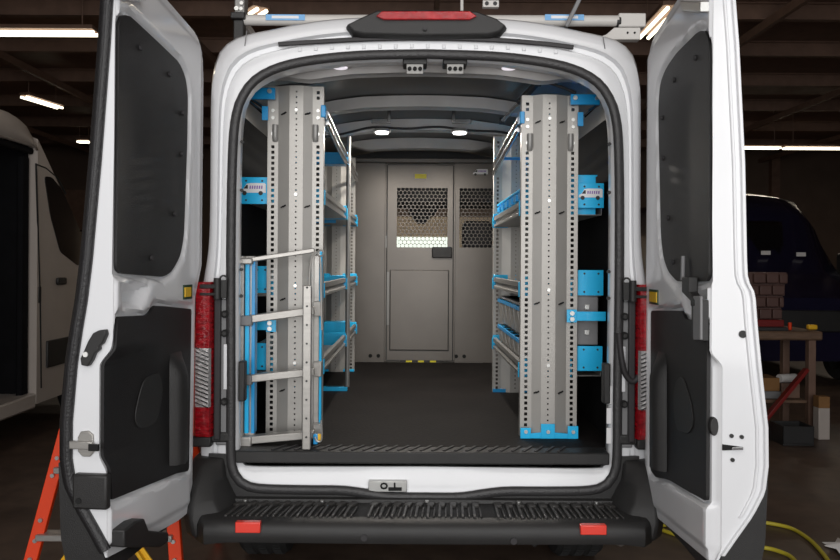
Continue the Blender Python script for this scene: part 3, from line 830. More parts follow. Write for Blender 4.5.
# frame posts & seams
mb=MB()
for x in (xl-.012,xr+.012): mb.box((x-.008,YP-.012,ZF+.01),(x+.008,YP+.01,ztop))
obj('door_frame', mb, 'part', PT, bevel=.003)
mb=MB()
for x in (xl-.001,xr+.001): mb.box((x-.004,YP-.005,ZF+.02),(x+.004,YP-.001,ztop-.02))
mb.box((xl,YP-.005,ZF+.014),(xr,YP-.001,ZF+.020)).box((xl,YP-.005,ztop-.02),(xr,YP-.001,ztop-.014))
obj('door_gap', mb, 'partdark', PT)
# lower pressed panel in the door
a,b=P(390.5,270,YP),P(448,350,YP)
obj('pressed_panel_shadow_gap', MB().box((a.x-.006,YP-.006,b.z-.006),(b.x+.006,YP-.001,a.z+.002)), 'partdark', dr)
obj('pressed_panel', MB().box((a.x,YP-.016,b.z),(b.x,YP-.005,a.z)), 'part', dr, bevel=.004)
mb=MB()
for z in (pz_(230),pz_(242)): mb.box((xl-.012,YP-.022,z-.045),(xl-.002,YP-.012,z+.045))
obj('door_hinge', MB().box((xl-.014,YP-.022,pz_(248)),(xl-.002,YP-.012,pz_(236))).box((xl+.001,YP-.016,pz_(325)),(xl+.022,YP-.006,pz_(272))), 'steel2', dr)
a,b=P(432,247,YP),P(452,258,YP)
hd=obj('door_handle', MB().box((a.x,YP-.035,b.z),(b.x,YP-.006,a.z)), 'plastic', dr, bevel=.008)
obj('handle_recess', MB().box((a.x+.02,YP-.038,b.z+.018),(a.x+.08,YP-.034,a.z-.018)).box((a.x+.09,YP-.04,b.z+.01),(a.x+.105,YP-.034,a.z-.01)), 'dark', hd) if False else None
a,b=P(415,174,YP),P(426.5,178.5,YP)
obj('yellow_label', MB().box((a.x,YP-.004,b.z),(b.x,YP-.0015,a.z)), 'yel', dr)
mb=MB()
for i,x in enumerate(range(400,440,6)):
    a,b=P(x,360.2,YP),P(x+6,362,YP); mb.box((a.x,YP-.008,ZF+.003),(b.x,YP-.004,ZF+.018),i%2)
obj('hazard_strip', mb, ['partdark','yel'], dr)
def van_logo(a, b, Yc, parent, plate=True):
    """little side-view van picture: white body, dark windows, wheels and small violet lettering"""
    w=b.x-a.x; h=a.z-b.z; f=lambda u,v,q:(a.x+u*w, Yc-q, b.z+v*h)
    body=[(0,.25),(.02,.45),(.12,.55),(.25,.95),(.40,1),(.95,1),(1,.9),(1,.25)]
    o=obj('van_sticker', MB().prism(body,f,.0,.0015), 'white', parent)
    mb=MB().prism([(.13,.56),(.24,.85),(.30,.85),(.30,.56)],f,.0015,.002)
    for c in (.17,.80):
        R=[(c+.085*math.cos(t/12*2*PI),.22+.085*w/h*math.sin(t/12*2*PI)) for t in range(12)]
        mb.prism(R,f,.0016,.0024)
    obj('van_sticker_wheels', mb, 'partdark', o) if False else None
    mb2=MB()
    for i in range(6):
        u=.36+i*.09; mb2.prism([(u,.55),(u+.055,.55),(u+.065,.8),(u+.01,.8)],f,.0015,.002)
    m=MB(); 
    o2=obj('van_sticker_print', MB().add(mb.v,mb.f,0).add(mb2.v,mb2.f,1), ['partdark','violet'], parent)
    return o
van_logo(P(473,169,YP),P(488,176,YP),YP-.0015,rs)
# header over the partition
mb=MB()
poly=[p for p in inner if p[1]>ztop-.0]
pl=[(x*.985,z-.006) for x,z in inner if z>ztop]
pl=[(pl[0][0],ztop)]+pl+[(pl[-1][0],ztop)]
mb.prism(pl,lambda a,b,w:(a,w,b),YP-.02,YP+.004)
obj('header_panel', mb, 'partdark', PT)
mb=MB().box((-.8,YP-.05,ztop-.004),(.8,YP+.0,ztop+.035))
obj('header_rail', mb, 'part', PT, bevel=.006)

# ------------------------------------------------------------------ racking
def end_panel_mb(x0, x1, Y, z0, z1, flip=False, holes=True, hz0=None):
    """folded sheet seen end-on: flange, slope, raised centre, slope, flange; real punched holes"""
    Wd=x1-x0; fr_=[0,.19,.40,.645,.80,1.0] if not flip else [0,.20,.355,.60,.81,1.0]
    yo=[0,0,-.021,-.021,0,0]
    xs=[x0+Wd*f for f in fr_]
    mb=MB()
    pitch=.0268
    hz0=hz0 or z1-.28
    def strip(xa,xb,ya,yb,hole,hs,zlist):
        if not hole:
            mb.add([(xa,Y+ya,z0),(xb,Y+yb,z0),(xb,Y+yb,z1),(xa,Y+ya,z1)],[(0,1,2,3)]); return
        xc=(xa+xb)/2; cols=[xa,xc-hs/2,xc+hs/2,xb]
        rows=[z0]; marks=[]
        z=z0+.03
        while z<z1-.02:
            if zlist(z): rows+= [z-hs/2,z+hs/2]; marks.append(len(rows)-2)
            z+=pitch
        rows.append(z1)
        o=len(mb.v)
        vs=[(c,Y+ya,r) for r in rows for c in cols]; fs=[]
        for i in range(len(rows)-1):
            for j in range(3):
                if j==1 and i in marks: continue
                fs.append((i*4+j,i*4+j+1,(i+1)*4+j+1,(i+1)*4+j))
        mb.add(vs,fs)
    big=lambda z: z<hz0 or abs(z-(z1-.065))<.014 or abs(z-(z1-.04))<.013
    sm=lambda z: True
    strip(xs[0],xs[1],0,0,True,.0155,big); strip(xs[1],xs[2],0,-.021,False,0,None)
    strip(xs[2],xs[3],-.021,-.021,True,.0075,sm); strip(xs[3],xs[4],-.021,0,False,0,None)
    strip(xs[4],xs[5],0,0,True,.0155,big)
    # turned-back edges
    for x in (xs[0],xs[5]): mb.add([(x,Y,z0),(x,Y+.035,z0),(x,Y+.035,z1),(x,Y,z1)],[(0,1,2,3)])
    return mb,xs
def end_panel(parent,x0,x1,Y,z0,z1,label=None,flip=False,bolts=True):
    mb,xs=end_panel_mb(x0,x1,Y,z0,z1,flip)
    o=obj('end_panel', mb, 'steel', parent, solid=.002, label=label, merge=.0001)
    if bolts:
        m=MB(); xc=(xs[2]+xs[3])/2
        for f in (.93,.69,.43,.21): m.disc((xc,Y-.025,z0+(z1-z0)*f),.0085,.007,'y',12)
        for xx in ((xs[0]+xs[1])/2,(xs[4]+xs[5])/2):
            for d in (.12,.155,.235): m.disc((xx,Y-.004,z1-d),.0085,.008,'y',12)
        each('bolt', m, 'bolt', o)
        m=MB()
        for f in (.92,.655,.39,.13):
            z=z0+(z1-z0)*f
            for (a,b) in ((1,2),(3,4)):
                xx=(xs[a]+xs[b])/2; yy=Y-.012
                sgn=1 if a==1 else -1
                m.obox((xx-.012,yy+.006*sgn-.004,z-.004),(xx+.001,yy-.003,z+.003),.006,.009,(0,1,0)).obox((xx-.001,yy-.003,z-.001),(xx+.012,yy-.006*sgn-.004,z+.007),.006,.009,(0,1,0))
        each('slot', m, 'dark', o)
        m=MB()
        for xx in ((xs[0]+xs[1])/2+.012,(xs[4]+xs[5])/2-.012):
            m.tube([(xx,Y-.010,z1-.19),(xx,Y-.012,z1-.25),(xx,Y-.002,z1-.27)],.010,12,rr=.014)
        each('hook', m, 'steel2', o, smooth=True)
    return o
YN=.30
def shelf(parent, s, xf, xb, y0, y1, z, lip=.075, tilt=0, backlip=.05, mids=()):
    """open tray shelf: s=-1 left unit; xf = aisle side, xb = wall side"""
    mb=MB()
    zb=z-lip
    mb.add([(xf,y0,zb+.01),(xb,y0,zb+.01),(xb,y1,zb+.01),(xf,y1,zb+.01)],[(0,1,2,3)])
    # profiled aisle lip
    ins=s*.012
    prof=[(xf,zb+.01),(xf,zb+.022),(xf+ins,zb+.03),(xf+ins,zb+.045),(xf,zb+.052),(xf,z),(xf+ins*1.5,z+.002)]
    mb.loft([[(x,y0,q) for x,q in prof],[(x,y1,q) for x,q in prof]],False)
    mb.add([(xb,y0,zb+.01),(xb,y1,zb+.01),(xb,y1,z+backlip),(xb,y0,z+backlip)],[(0,1,2,3)])
    o=obj('shelf', mb, 'steel2', parent, solid=.003)
    for i,y in enumerate([y0]+list(mids)+[y1]):
        m=MB().box((xf-s*.004,y-.012,zb+.002),(xf-s*.006-s*.003,y+.010,z+.002))
        m.box((xf-s*.004,y-.005,zb+.004),(xf+s*.26,y+.0,z+.02) )
        obj('end_plate', m, 'blue', o, bevel=.002)
    return o

# ---- left unit
UL=thing('shelving_unit','tall grey punched steel shelving with blue shelf ends along the left cargo wall','shelving',(-.7,1.35,ZF))
xa,xb=PX(267,YN),PX(323,YN)
zt=PZ(86.5,YN,295)
end_panel(UL,xa,xb,YN,ZF,zt)
YE=2.45
xe=PX(355,YE)
end_panel(UL,xe-.28,xe,YE,ZF,PZ(158,YE),flip=True,bolts=False)
xf=xb-.004; xw=-.885
for z,ok in ((PZ(190,YN),1),(PZ(284,YN),1),(PZ(361,YN),1)):
    shelf(UL,-1,xf,xw,YN+.045,YE-.01,z,mids=(1.55,))
# bottom trim
obj('base_rail', MB().box((xe-.28,YE-.012,ZF),(xe,YE-.002,ZF+.02)), 'blue', UL, bevel=.003)
obj('base_rail', MB().box((-.86,1.56,ZF+.0),(-.49,1.60,ZF+.028)), 'blue', UL, bevel=.003)
# slender front post
xp=PX(348,1.58); obj('front_post', MB().tube([(xp,1.58,ZF+.028),(xp,1.58,PZ(137,1.58))],.0155,12), 'steel2', UL, smooth=True)
# top: chrome braces and blue cross plates
zr=PZ(112,YN)
for dx,dz in ((0,0),(.0,-.045)):
    obj('top_brace', MB().tube([(xf+.012,YN+.05,zr+dz),(xf+.006,1.0,zr-.03+dz),(xf,YE-.02,zr-.055+dz)],.013,10), 'chrome', UL, smooth=True)
a,b=P(325,152,1.5),P(348,164,1.5)
obj('cross_plate', MB().box((-.86,1.5,b.z),(b.x,1.506,a.z)).box((-.86,1.5,b.z),(b.x,1.62,b.z+.006)), 'blued', UL, bevel=.002)
a,b=P(325,216,1.7),P(336,223,1.7); obj('cross_plate', MB().box((-.86,1.7,b.z),(b.x,1.706,a.z)), 'blued', UL)
a,b=P(324,322,1.75),P(349,341,1.75); obj('cross_plate', MB().box((-.86,1.75,b.z),(b.x,1.756,a.z)).add([(-.86,1.756,a.z),(b.x,1.756,a.z),(b.x,2.0,a.z-.01),(-.86,2.0,a.z-.01)],[(0,1,2,3)]), 'blue', UL, bevel=.002)
m=MB().box((xf-.01,YN-.01,zr-.03),(xf+.014,YN+.05,zr+.03)); obj('brace_clamp', m, 'blued', UL, bevel=.004)
# blue plates on the wall side of the near end
Yp=YN+.03
def plate(px0,py0,px1,py1,Y,par,m='blue',name='side_plate',screws=True,th=.004):
    a,b=P(px0,py0,Y),P(px1,py1,Y)
    o=obj(name, MB().box((a.x,Y,b.z),(b.x,Y+th,a.z)), m, par, bevel=.0015)
    if screws:
        mm=MB(); w=b.x-a.x;h=a.z-b.z
        for u in (.25,.8):
            for v in (.14,.86): mm.disc((a.x+u*w,Y-.001,b.z+v*h),.005,.003,'y',10)
        each('rivet', mm, 'partdark', o)
    return o,a,b
o,a,b=plate(239,177,268,204,Yp,UL)
van_logo(P(240.5,183,Yp),P(266,196,Yp),Yp-.002,o)
plate(254,266,268,293,Yp,UL); plate(239,343,268,370,Yp,UL)
o,a,b=plate(240,320,270,330,YN-.035,UL,name='wall_bracket',screws=False)
o2,a,b=plate(266,320,276,332,YN-.04,UL,name='bracket_foot',screws=False); 
each('bolt', MB().disc((a.x+.02,YN-.047,a.z-.015),.011,.012,'y').disc((a.x+.02,YN-.047,a.z-.042),.011,.012,'y'), 'bolt', o2)
o,a,b=plate(247,87.5,275,99,YN-.04,UL,'blued','top_wall_bracket',False,.02)
each('bolt', MB().disc((b.x-.025,YN-.046,a.z-.018),.011,.012,'y'), 'bolt', o)
plate(262,106,268,120,YN-.02,UL,'blued','clamp_plate',False,.01)
for d in (0,.05):
    pa,pb=P(248+d*120,98,YN-.02),P(262,111-d*40,YN+.0); obj('wall_brace', MB().tube([P(248,100-d*60,YN),P(263,113-d*120,YN)],.007,8), 'chrome', UL, smooth=True)

# ---- right unit
UR=thing('shelving_unit','grey punched steel shelving holding blue bins along the right cargo wall','shelving',(.7,.95,ZF))
xa,xb=PX(521,YN),PX(577.5,YN)
end_panel(UR,xa,xb,YN,ZF+.004,PZ(95.5,YN,550),flip=True)
# blue feet
ft=MB()
for u0,u1,h in ((0,.17,.052),(.36,.59,.062),(.83,1,.062)):
    ft.box((xa+(xb-xa)*u0-.002,YN-.034,ZF),(xa+(xb-xa)*u1+.002,YN-.026,ZF+h+ (.01 if u0==.36 else 0)))
ft.prism([(xa,ZF),(xb,ZF),(xb,ZF+.02),(xa+(xb-xa)*.6,ZF+.03),(xa+(xb-xa)*.36,ZF+.03),(xa,ZF+.02)],lambda a,b,w:(a,w,b),YN-.031,YN-.023)
fo=obj('foot_plate', ft, 'blue', UR, bevel=.002)
m=MB()
for u in (.085,.475,.915): m.disc((xa+(xb-xa)*u,YN-.038,ZF+.035),.009,.01,'y',12)
each('bolt', m, 'bolt', fo)
YE2=1.57
xe=PX(493.5,YE2); end_panel(UR,xe,xe+.28,YE2,ZF,PZ(136,YE2),bolts=False)
obj('base_rail', MB().box((xe,YE2-.012,ZF),(xe+.28,YE2-.002,ZF+.022)), 'blued', UR)
xf=xa+.004; xw=.885
ZS=[PZ(200,YN),PZ(282,YN),PZ(363,YN)]
for z in ZS: shelf(UR,1,xf,xw,YN+.045,YE2-.01,z)
zr=PZ(117,YN)
for dz in (0,-.05):
    obj('top_brace', MB().tube([(xf-.012,YN+.05,zr+dz),(xf-.008,.9,zr-.03+dz),(xf-.004,YE2,zr-.07+dz)],.013,10), 'chrome', UR, smooth=True)
obj('brace_clamp', MB().box((xf+.01,YN-.01,zr-.03),(xf-.014,YN+.05,zr+.03)), 'blued', UR, bevel=.004)
obj('cross_plate', MB().box((xe,YE2-.03,PZ(160,YE2)),(xw,YE2-.024,PZ(158,YE2))).box((xe,YE2-.06,PZ(159,YE2)),(xw,YE2-.03,PZ(158,YE2))), 'blued', UR)
o,a,b=plate(578,183,604,208,Yp,UR)
van_logo(P(602.5,188.5,Yp),P(578.5,200.5,Yp),Yp-.002,o) if False else van_logo(P(578.5,188.5,Yp),P(602.5,200.5,Yp),Yp-.002,o)
plate(578,270,603.5,295.5,Yp,UR); plate(577.5,346,602.5,371,Yp,UR)
o,a,b=plate(574,311.5,606,321,YN-.035,UR,name='wall_bracket',screws=False)
o2,a,b=plate(567,309.5,577,322.5,YN-.04,UR,name='bracket_foot',screws=False)
each('bolt', MB().disc((a.x+.024,YN-.047,a.z-.018),.011,.012,'y').disc((a.x+.024,YN-.047,a.z-.046),.011,.012,'y'), 'bolt', o2)
o,a,b=plate(571,94,600,104.5,YN-.04,UR,'blued','top_wall_bracket',False,.02)
each('bolt', MB().disc((a.x+.02,YN-.046,a.z-.02),.011,.012,'y').disc((b.x-.015,YN-.046,a.z-.02),.009,.012,'y'), 'bolt', o)
plate(578,112,583.5,126,YN-.02,UR,'blued','clamp_plate',False,.01)
for d in (0,1):
    obj('wall_brace', MB().tube([P(584+d*4,117-d*6,YN),P(599,103+d*1.5,YN)],.007,8), 'chrome', UR, smooth=True)

# ---- blue bins on the top right shelf: same bin copied
def bin_mesh(w,d,h):
    mb=MB(); t=.004; F_=lambda a,b,w_:(a,w_,b)
    out=[(-d/2+.012,0),(d/2,0),(d/2,h),(-d/2+.13,h),(-d/2+.03,h*.72),(-d/2,h*.68)]
    mb.prism(out,F_,-w/2,-w/2+t); mb.prism(out,F_,w/2-t,w/2)
    mb.box((-d/2+.012,-w/2,0),(d/2,w/2,t)).box((d/2-t,-w/2,0),(d/2,w/2,h))
    mb.prism([(-d/2+.012,0),(-d/2+.016,0),(-d/2+.004,h*.68),(-d/2,h*.68)],F_,-w/2,w/2)
    mb.box((-d/2-.008,-w/2,h*.64),(-d/2+.006,w/2,h*.70)).box((d/2-.002,-w/2,h-.008),(d/2+.008,w/2,h))
    return mb
place=['nearest the open doors','second from the open doors','third from the open doors','fourth from the open doors','fifth from the open doors','farthest from the open doors']
first=None
zsh=ZS[0]-.0625
for k in range(6):
    y=YN+.155+k*.19
    if first is None:
        first=obj('storage_bin', bin_mesh(.175,.36,.20), 'blue', None, bevel=.002); o=first
        h=obj('label_holder', MB().box((-.190,-.05,.085),(-.176,.05,.118)), 'blued', first, local=True)
        kids=[h]
    else:
        o=first.copy(); COL.objects.link(o)
        c=kids[0].copy(); COL.objects.link(c); c.parent=o
    o.location=(xf+.20,y,zsh)
    tag(o,'blue plastic bin on the upper right shelf, '+place[k],'bin','blue bins on the upper right shelf')
# blue box behind the near plate
a,b=P(578,168,YN+.06),P(598,186,YN+.06)

# ---- grey organiser with small drawers on lower right shelf
y0,y1=YN+.08,YE2-.10
zt_=ZS[1]-.115; zb_=ZS[2]-.062
OR=thing('drawer_organiser','grey small-parts organiser with blue-rimmed tilt bins on the lowest right shelf','organiser',((xf+.75)/2,(y0+y1)/2,zb_))
xo_=.75
x0=xf+.022
mb=MB().box((x0+.04,y0,zb_),(xo_,y1,zt_)).box((x0,y0,zt_-.012),(xo_,y1,zt_)).box((x0,y0,zb_),(xo_,y0+.006,zt_))
obj('cabinet', mb, 'greyp', OR, bevel=.003)
nb=6; w=(y1-y0-.02)/nb; zm=(zt_+zb_)/2
for r in range(2):
    zz0=zb_+.01 if r==0 else zm+.01; zz1=zm-.01 if r==0 else zt_-.015
    for k in range(nb):
        ya=y0+.012+k*w
        d=MB().prism([(x0+.04,zz0),(x0+.012,zz0),(x0-.004,zz1),(x0+.04,zz1)],lambda a,b,w_:(a,w_,b),ya+.02,ya+w-.02)
        o=obj('drawer', d, 'steel', OR, bevel=.004)
        obj('drawer_rim', MB().box((x0-.008,ya+.008,zz1-.022),(x0+.03,ya+w-.008,zz1)), 'blued', o, bevel=.002)
# grey hard case standing behind the right plates (visible between them)
a,b=P(577,296,YN+.05),P(598,345,YN+.05)
cs=thing('parts_case','pair of stacked grey cases with silver latches behind the blue right-hand side plates','case',((a.x+b.x)/2+.0,YN+.2,b.z))
zm=P(585,319,YN+.05).z
for z0_,z1_ in ((b.z,zm-.003),(zm+.003,a.z)):
    o=obj('case_shell', MB().box((a.x,YN+.045,z0_),(b.x,YN+.3,z1_)), 'greyp', cs, bevel=.006)
    cx_=(a.x+b.x)/2-.01; cz_=(z0_+z1_)/2
    obj('latch', MB().box((cx_-.006,YN+.038,cz_-.012),(cx_+.018,YN+.045,cz_+.014)), 'bolt', o, bevel=.002)
bpos=P(578,168,YN+.06)

# ---- gas strut / rod under the roof
p,q=P(538,82,.33),P(502,121,1.2)
rd=thing('support_rod','dark chrome rod slanting under the van roof beside the right shelving','rod',p)
obj('rod', MB().tube([p,q],.013,12), 'chrome', rd, smooth=True)
obj('sleeve', MB().tube([p,p.lerp(q,.45)],.018,12), 'rubber', rd, smooth=True)
obj('end_fitting', MB().disc(p,.022,.03,'x').disc(q,.022,.03,'x'), 'rubber', rd, smooth=True)

# ---- aluminium/blue folding ladder standing at the left of the opening
LX=thing('folding_ladder','narrow folded aluminium ladder with blue rails standing inside the left of the opening','ladder',(-.66,.18,ZF))
Ya=.14
a=P(241,257,Ya); b=P(256,446,Ya)
zl0=ZF+.002; zl1=PZ(256,Ya,248)
lr=obj('side_rail', MB().box((a.x,Ya-.03,zl0),(a.x+.022,Ya+.04,zl1)).box((a.x+.021,Ya+.0,zl0),(a.x+.068,Ya+.03,zl1)), 'alu', LX, bevel=.003)
for x0_,x1_ in ((245.5,249.5),(252,255.5)):
    p0,p1=PX(x0_,Ya-.02),PX(x1_,Ya-.02)
    obj('blue_strip', MB().box((p0,Ya-.022,zl0+.05),(p1,Ya+.03,zl1-.02)), M['blue'] if x0_<250 else M['blued'], lr, bevel=.002)
Yb=.235
p0,p1=PX(314.5,Yb),PX(322.5,Yb)
rr=obj('side_rail', MB().box((p0,Yb-.015,zl0+.03),(p1-.012,Yb+.01,PZ(256,Yb))), 'alu', LX, bevel=.003)
obj('blue_strip', MB().box((p1-.011,Yb-.02,zl0+.04),(p1,Yb+.01,PZ(252,Yb))), 'blue', rr, bevel=.002)
Yc=.03
c0,c1=PX(303.5,Yc),PX(312,Yc)
fr_=obj('side_rail', MB().box((c0,Yc-.012,ZF+.002),(c1,Yc+.016,PZ(286,Yc))), 'alu', LX, bevel=.004)
m=MB()
for i in range(9): m.disc(((c0+c1)/2,Yc-.013,ZF+.06+i*.085),.005,.004,'y',8)
each('rivet', m, 'partdark', fr_)
for i,(pl_,pr_) in enumerate(((261,250.5),(320,309.5),(379,369.5),(440,431))):
    A=P(242,pl_,Ya-.02); B=P(316,pr_,Yb-.03); hh=.022 if i==0 else .036
    B.y=.16 if i==0 else .15
    mb=MB().obox(A,B,.05,hh)
    st=obj('step', mb, 'alu', LX, bevel=.004)
    obj('step_end', MB().box((a.x-.004,Ya-.052,A.z-hh*.7),(a.x+.065,Ya+.02,A.z+hh*.62)), 'greyp' if i in(1,2) else 'alu', st, bevel=.006)
    if i:
        obj('hook_bracket', MB().box((B.x-.01,Yb-.06,B.z-.03),(B.x+.03,Yb-.01,B.z+.04)), 'alu', st, bevel=.003)
# tie cable looped over the top
pts=[P(x,y,.06) for x,y in ((310,335),(309,310),(309,290),(310,270),(312,257),(316,252),(320,258),(321,272),(321,290),(322,330))]
obj('tie_cable', MB().tube(catmull([tuple(p) for p in pts],6),.0045,8), 'steel', LX, smooth=True)
p=P(321,253,.06); obj('cable_ring', MB().tube([(p.x+.014*math.cos(t/10*2*PI),.05,p.z+.014*math.sin(t/10*2*PI)) for t in range(10)],.004,6,True), 'bolt', LX)
pts=[P(x,y,.05) for x,y in ((321,420),(322,434),(321,441),(317,441),(315,437))]
obj('clip_cord', MB().tube(catmull([tuple(p) for p in pts],6),.004,6), 'bolt', LX)
a,b=P(313.5,434,.07),P(318,444,.07); obj('blue_clip', MB().box((a.x,.06,b.z),(b.x,.085,a.z)), 'blued', LX, bevel=.004)
a,b=P(318,434,.07),P(321.5,440,.07); obj('yellow_tag', MB().box((a.x,.065,b.z),(b.x,.075,a.z)), 'ladyel', LX)

# ------------------------------------------------------------------ roof rack
RK=thing('ladder_rack','pale grey tubular ladder rack with blue stickers mounted on the van roof','roof rack',(0,.35,2.75))
Yr=.32
a,b=P(243,20,Yr),P(618,21,Yr)
obj('cross_tube', MB().tube([a,b],.027,14), 'rack', RK, smooth=True)
for x0_,x1_ in ((266,305),(545,584)):
    p,q=P(x0_,14.5,Yr-.026),P(x1_,20.5,Yr-.026)
    st=obj('blue_sticker', MB().box((p.x,Yr-.030,q.z),(q.x,Yr-.026,p.z)), 'bluesign', RK)
    obj('sticker_print', MB().box((p.x+.03,Yr-.032,q.z+.008),(q.x-.03,Yr-.030,p.z-.007)), 'white', st)
a,b=P(236,-8,Yr),P(246,17,Yr)
br=obj('end_bracket', MB().box((a.x,Yr-.03,b.z),(b.x,Yr+.05,a.z)), 'steel2', RK, bevel=.006)
p=P(241,9,Yr); each('bracket_bolt', MB().disc((p.x-.012,Yr-.036,p.z-.01),.011,.012,'y').disc((p.x+.012,Yr-.036,p.z+.016),.009,.012,'y').disc((p.x+.01,Yr-.036,p.z-.012),.009,.012,'y'), 'bolt', br)
a,b=P(233,15,Yr),P(247,21.5,Yr); obj('clamp_foot', MB().box((a.x,Yr-.05,b.z),(b.x,Yr+.06,a.z)).box((a.x+.01,Yr-.03,2.62),(b.x-.01,Yr+.03,b.z)), 'plastic', RK, bevel=.005)
a,b=P(618,14,Yr),P(645,28,Yr); obj('end_plate', MB().box((a.x,Yr-.02,b.z),(b.x,Yr+.05,a.z)), 'rack', RK, bevel=.006)
a,b=P(600,28,Yr),P(640,40,Yr)
pg=[P(x,y,Yr) for x,y in ((606,35),(614,28),(640,28),(640,40),(612,40),(600,37))]
ep=obj('side_mount', MB().prism([(p.x,p.z) for p in pg],lambda a,b,w:(a,w,b),Yr-.01,Yr+.04), 'rack', RK, bevel=.003)
each('mount_hole', MB().disc((P(627,33.5,Yr).x,Yr-.012,P(627,33.5,Yr).z),.005,.006,'y').disc((P(634,33.5,Yr).x,Yr-.012,P(634,33.5,Yr).z),.005,.006,'y'), 'dark', ep)
p=P(618,22,Yr); obj('tube_cap', MB().disc(p,.027,.02,'x'), 'plastic', RK)
for x in (482,):
    a,b=P(x,3.5,Yr+.05),P(x+16,10.5,Yr+.05)
    o=obj('strap_plate', MB().box((a.x,Yr+.0,b.z),(b.x,Yr+.03,a.z)), 'rack', RK, bevel=.003)
    obj('hole', MB().disc((a.x+.02,Yr-.002,(a.z+b.z)/2),.010,.004,'y').disc((b.x-.02,Yr-.002,(a.z+b.z)/2),.010,.004,'y'), 'partdark', o)
# long side rails running forward
for px in (240,634):
    p=P(px,19,Yr); obj('side_rail', MB().box((p.x-.02,Yr+.05,p.z-.02),(p.x+.02,3.2,p.z+.02)), 'rack', RK, bevel=.005)
    for Y in (1.4,2.9): obj('rail_foot', MB().box((p.x-.03,Y-.05,2.66),(p.x+.03,Y+.05,p.z-.02)), 'plastic', RK, bevel=.005)
for Y in (1.6,3.0):
    pa=P(240,19,Yr); pb=P(634,19,Yr); obj('cross_tube', MB().tube([(pa.x,Y,pa.z),(pb.x,Y,pb.z)],.022,12), 'rack', RK, smooth=True)
p,q=P(566,27,.26),P(582,-6,.24)
obj('drop_arm', MB().obox(p,q,.02,.03,(0,1,0)), 'greyp', RK, bevel=.004)
p=P(462,4,Yr); obj('upright_pin', MB().tube([P(462,11,Yr),P(462,-8,Yr)],.008,8), 'rack', RK)

# ------------------------------------------------------------------ orange stepladder behind the left door
SL=thing('step_ladder','orange fibreglass stepladder with yellow braces standing beyond the open left door','ladder',(-1.5,.3,0))
Yl=.16
def lad(x,z,Y=Yl): return Vector((x,Y,z))
HT=1.25
xbl,xbr=-1.89,-1.13; xtl,xtr=-1.68,-1.32
for (x0_,x1_) in ((xbl,xtl),(xbr,xtr)):
    obj('front_rail', MB().obox((x0_,Yl-.06,.01),(x1_,Yl+.22,HT),.062,.03,(0,1,0)), 'orange', SL, bevel=.004)
    obj('rear_rail', MB().obox((x0_+(.06 if x0_<-1.5 else -.06),Yl+.85,.01),(x1_,Yl+.28,HT),.045,.03,(0,1,0)), 'orange', SL, bevel=.004)
    obj('rubber_foot', MB().box((x0_-.04,Yl-.09,0),(x0_+.04,Yl-.03,.03)), 'rubber', SL, bevel=.005)
for k,z in enumerate((.36,.66,.96)):
    t=z/HT; xa_=xbl+(xtl-xbl)*t; xb_=xbr+(xtr-xbr)*t; y=Yl-.06+.28*t
    st=obj('step', MB().box((xa_,y-.04,z-.03),(xb_,y+.04,z)), 'alu', SL, bevel=.004)
    if k==0:
        for s_,x_ in ((1,xa_),(-1,xb_)):
            obj('yellow_brace', MB().obox((x_+s_*.20,y+.0,z-.035),(x_+s_*.04,y-.02,z-.27),.012,.055,(0,1,0)).obox((x_+s_*.20,y,z-.035),(x_+s_*.03,y,.08),.05,.012,(0,1,0)), 'ladyel', st, bevel=.003)
m=MB()
for (x0_,x1_) in ((xbl,xtl),(xbr,xtr)):
    for z in (.25,.33,.42,.62,.7):
        t=z/HT; m.disc((x0_+(x1_-x0_)*t,Yl-.06+.28*t-.022,z),.010,.01,'y',10)
each('rivet', m, 'bolt', SL)
obj('top_cap', MB().box((xtl-.05,Yl+.16,HT),(xtr+.05,Yl+.36,HT+.05)), 'orange', SL, bevel=.012)

# ------------------------------------------------------------------ parked van on the left (side faces us, nose away)
XV=-3.47
PV=thing('parked_van','pale high-roof van parked at left with its sliding side door open','van',(XV-1,3,0))
def pv(px,py):
    px,py=unroll(px,py); s=(VX-px)/(CX-XV); return (F/s+CY, CZ+(VY-py)/s)
top=[pv(*p) for p in ((0,105),(12,109),(22,115),(31,123),(45,149),(60,182),(74,213),(85,240))]
prof=[(-1.4,2.98),(.6,2.98)]+top+[(4.75,1.62),(5.3,1.35),(5.6,1.05),(5.65,.5),(5.4,.36),(-1.4,.36)]
# side skin with the door openings cut: build as panels with depth
f=lambda a,b,w:(w,a,b)
zsill=pv(0,415)[1]
yo1=pv(37,300)[0]
# body shell : back-left thick extrusion, hollow at the sliding door
R=[]
def inset(prof,k): return [(y,z if z<1 else z-k) for y,z in prof]
rings=[[(XV,y,z) for y,z in prof]]
body=MB()
# main block behind the opening
PR=[[(x,y,(z-(.07*q if z>1.4 else 0))) for y,z in prof] for x,q in ((XV-.35,0),(XV-1.75,0),(XV-2.0,1.5),(XV-2.05,3))]
sideprof=[(y,z) for y,z in prof]
def cl(y0,y1,zlo,zhi):
    pass
# front part (cab) solid prism from yo1 to the nose
cab=[(yo1,zsill-.02)]+[(yo1,interp(sorted([p for p in prof if p[1]>1.5]),yo1))]+[p for p in sorted([q for q in prof if q[0]>yo1 and q[1]>1.4])]+[(4.75,1.62),(5.3,1.35),(5.6,1.05),(5.65,.5),(5.4,.36)]
seen=[];[seen.append(p) for p in cab if p not in seen]; cab=seen
L_=[]
for x,q in ((XV-2.05,.18),(XV-1.9,.02),(XV-.22,.0),(XV-.07,.0),(XV,.03)):
    L_.append([(x, y-(q*.6 if z>1.5 and y>yo1+.1 else 0), z-(q*1.0 if z>2.0 else 0)) for y,z in cab])
obj('cab', MB().loft(L_,True,0,True,True), 'vanwhite', PV, smooth=True)
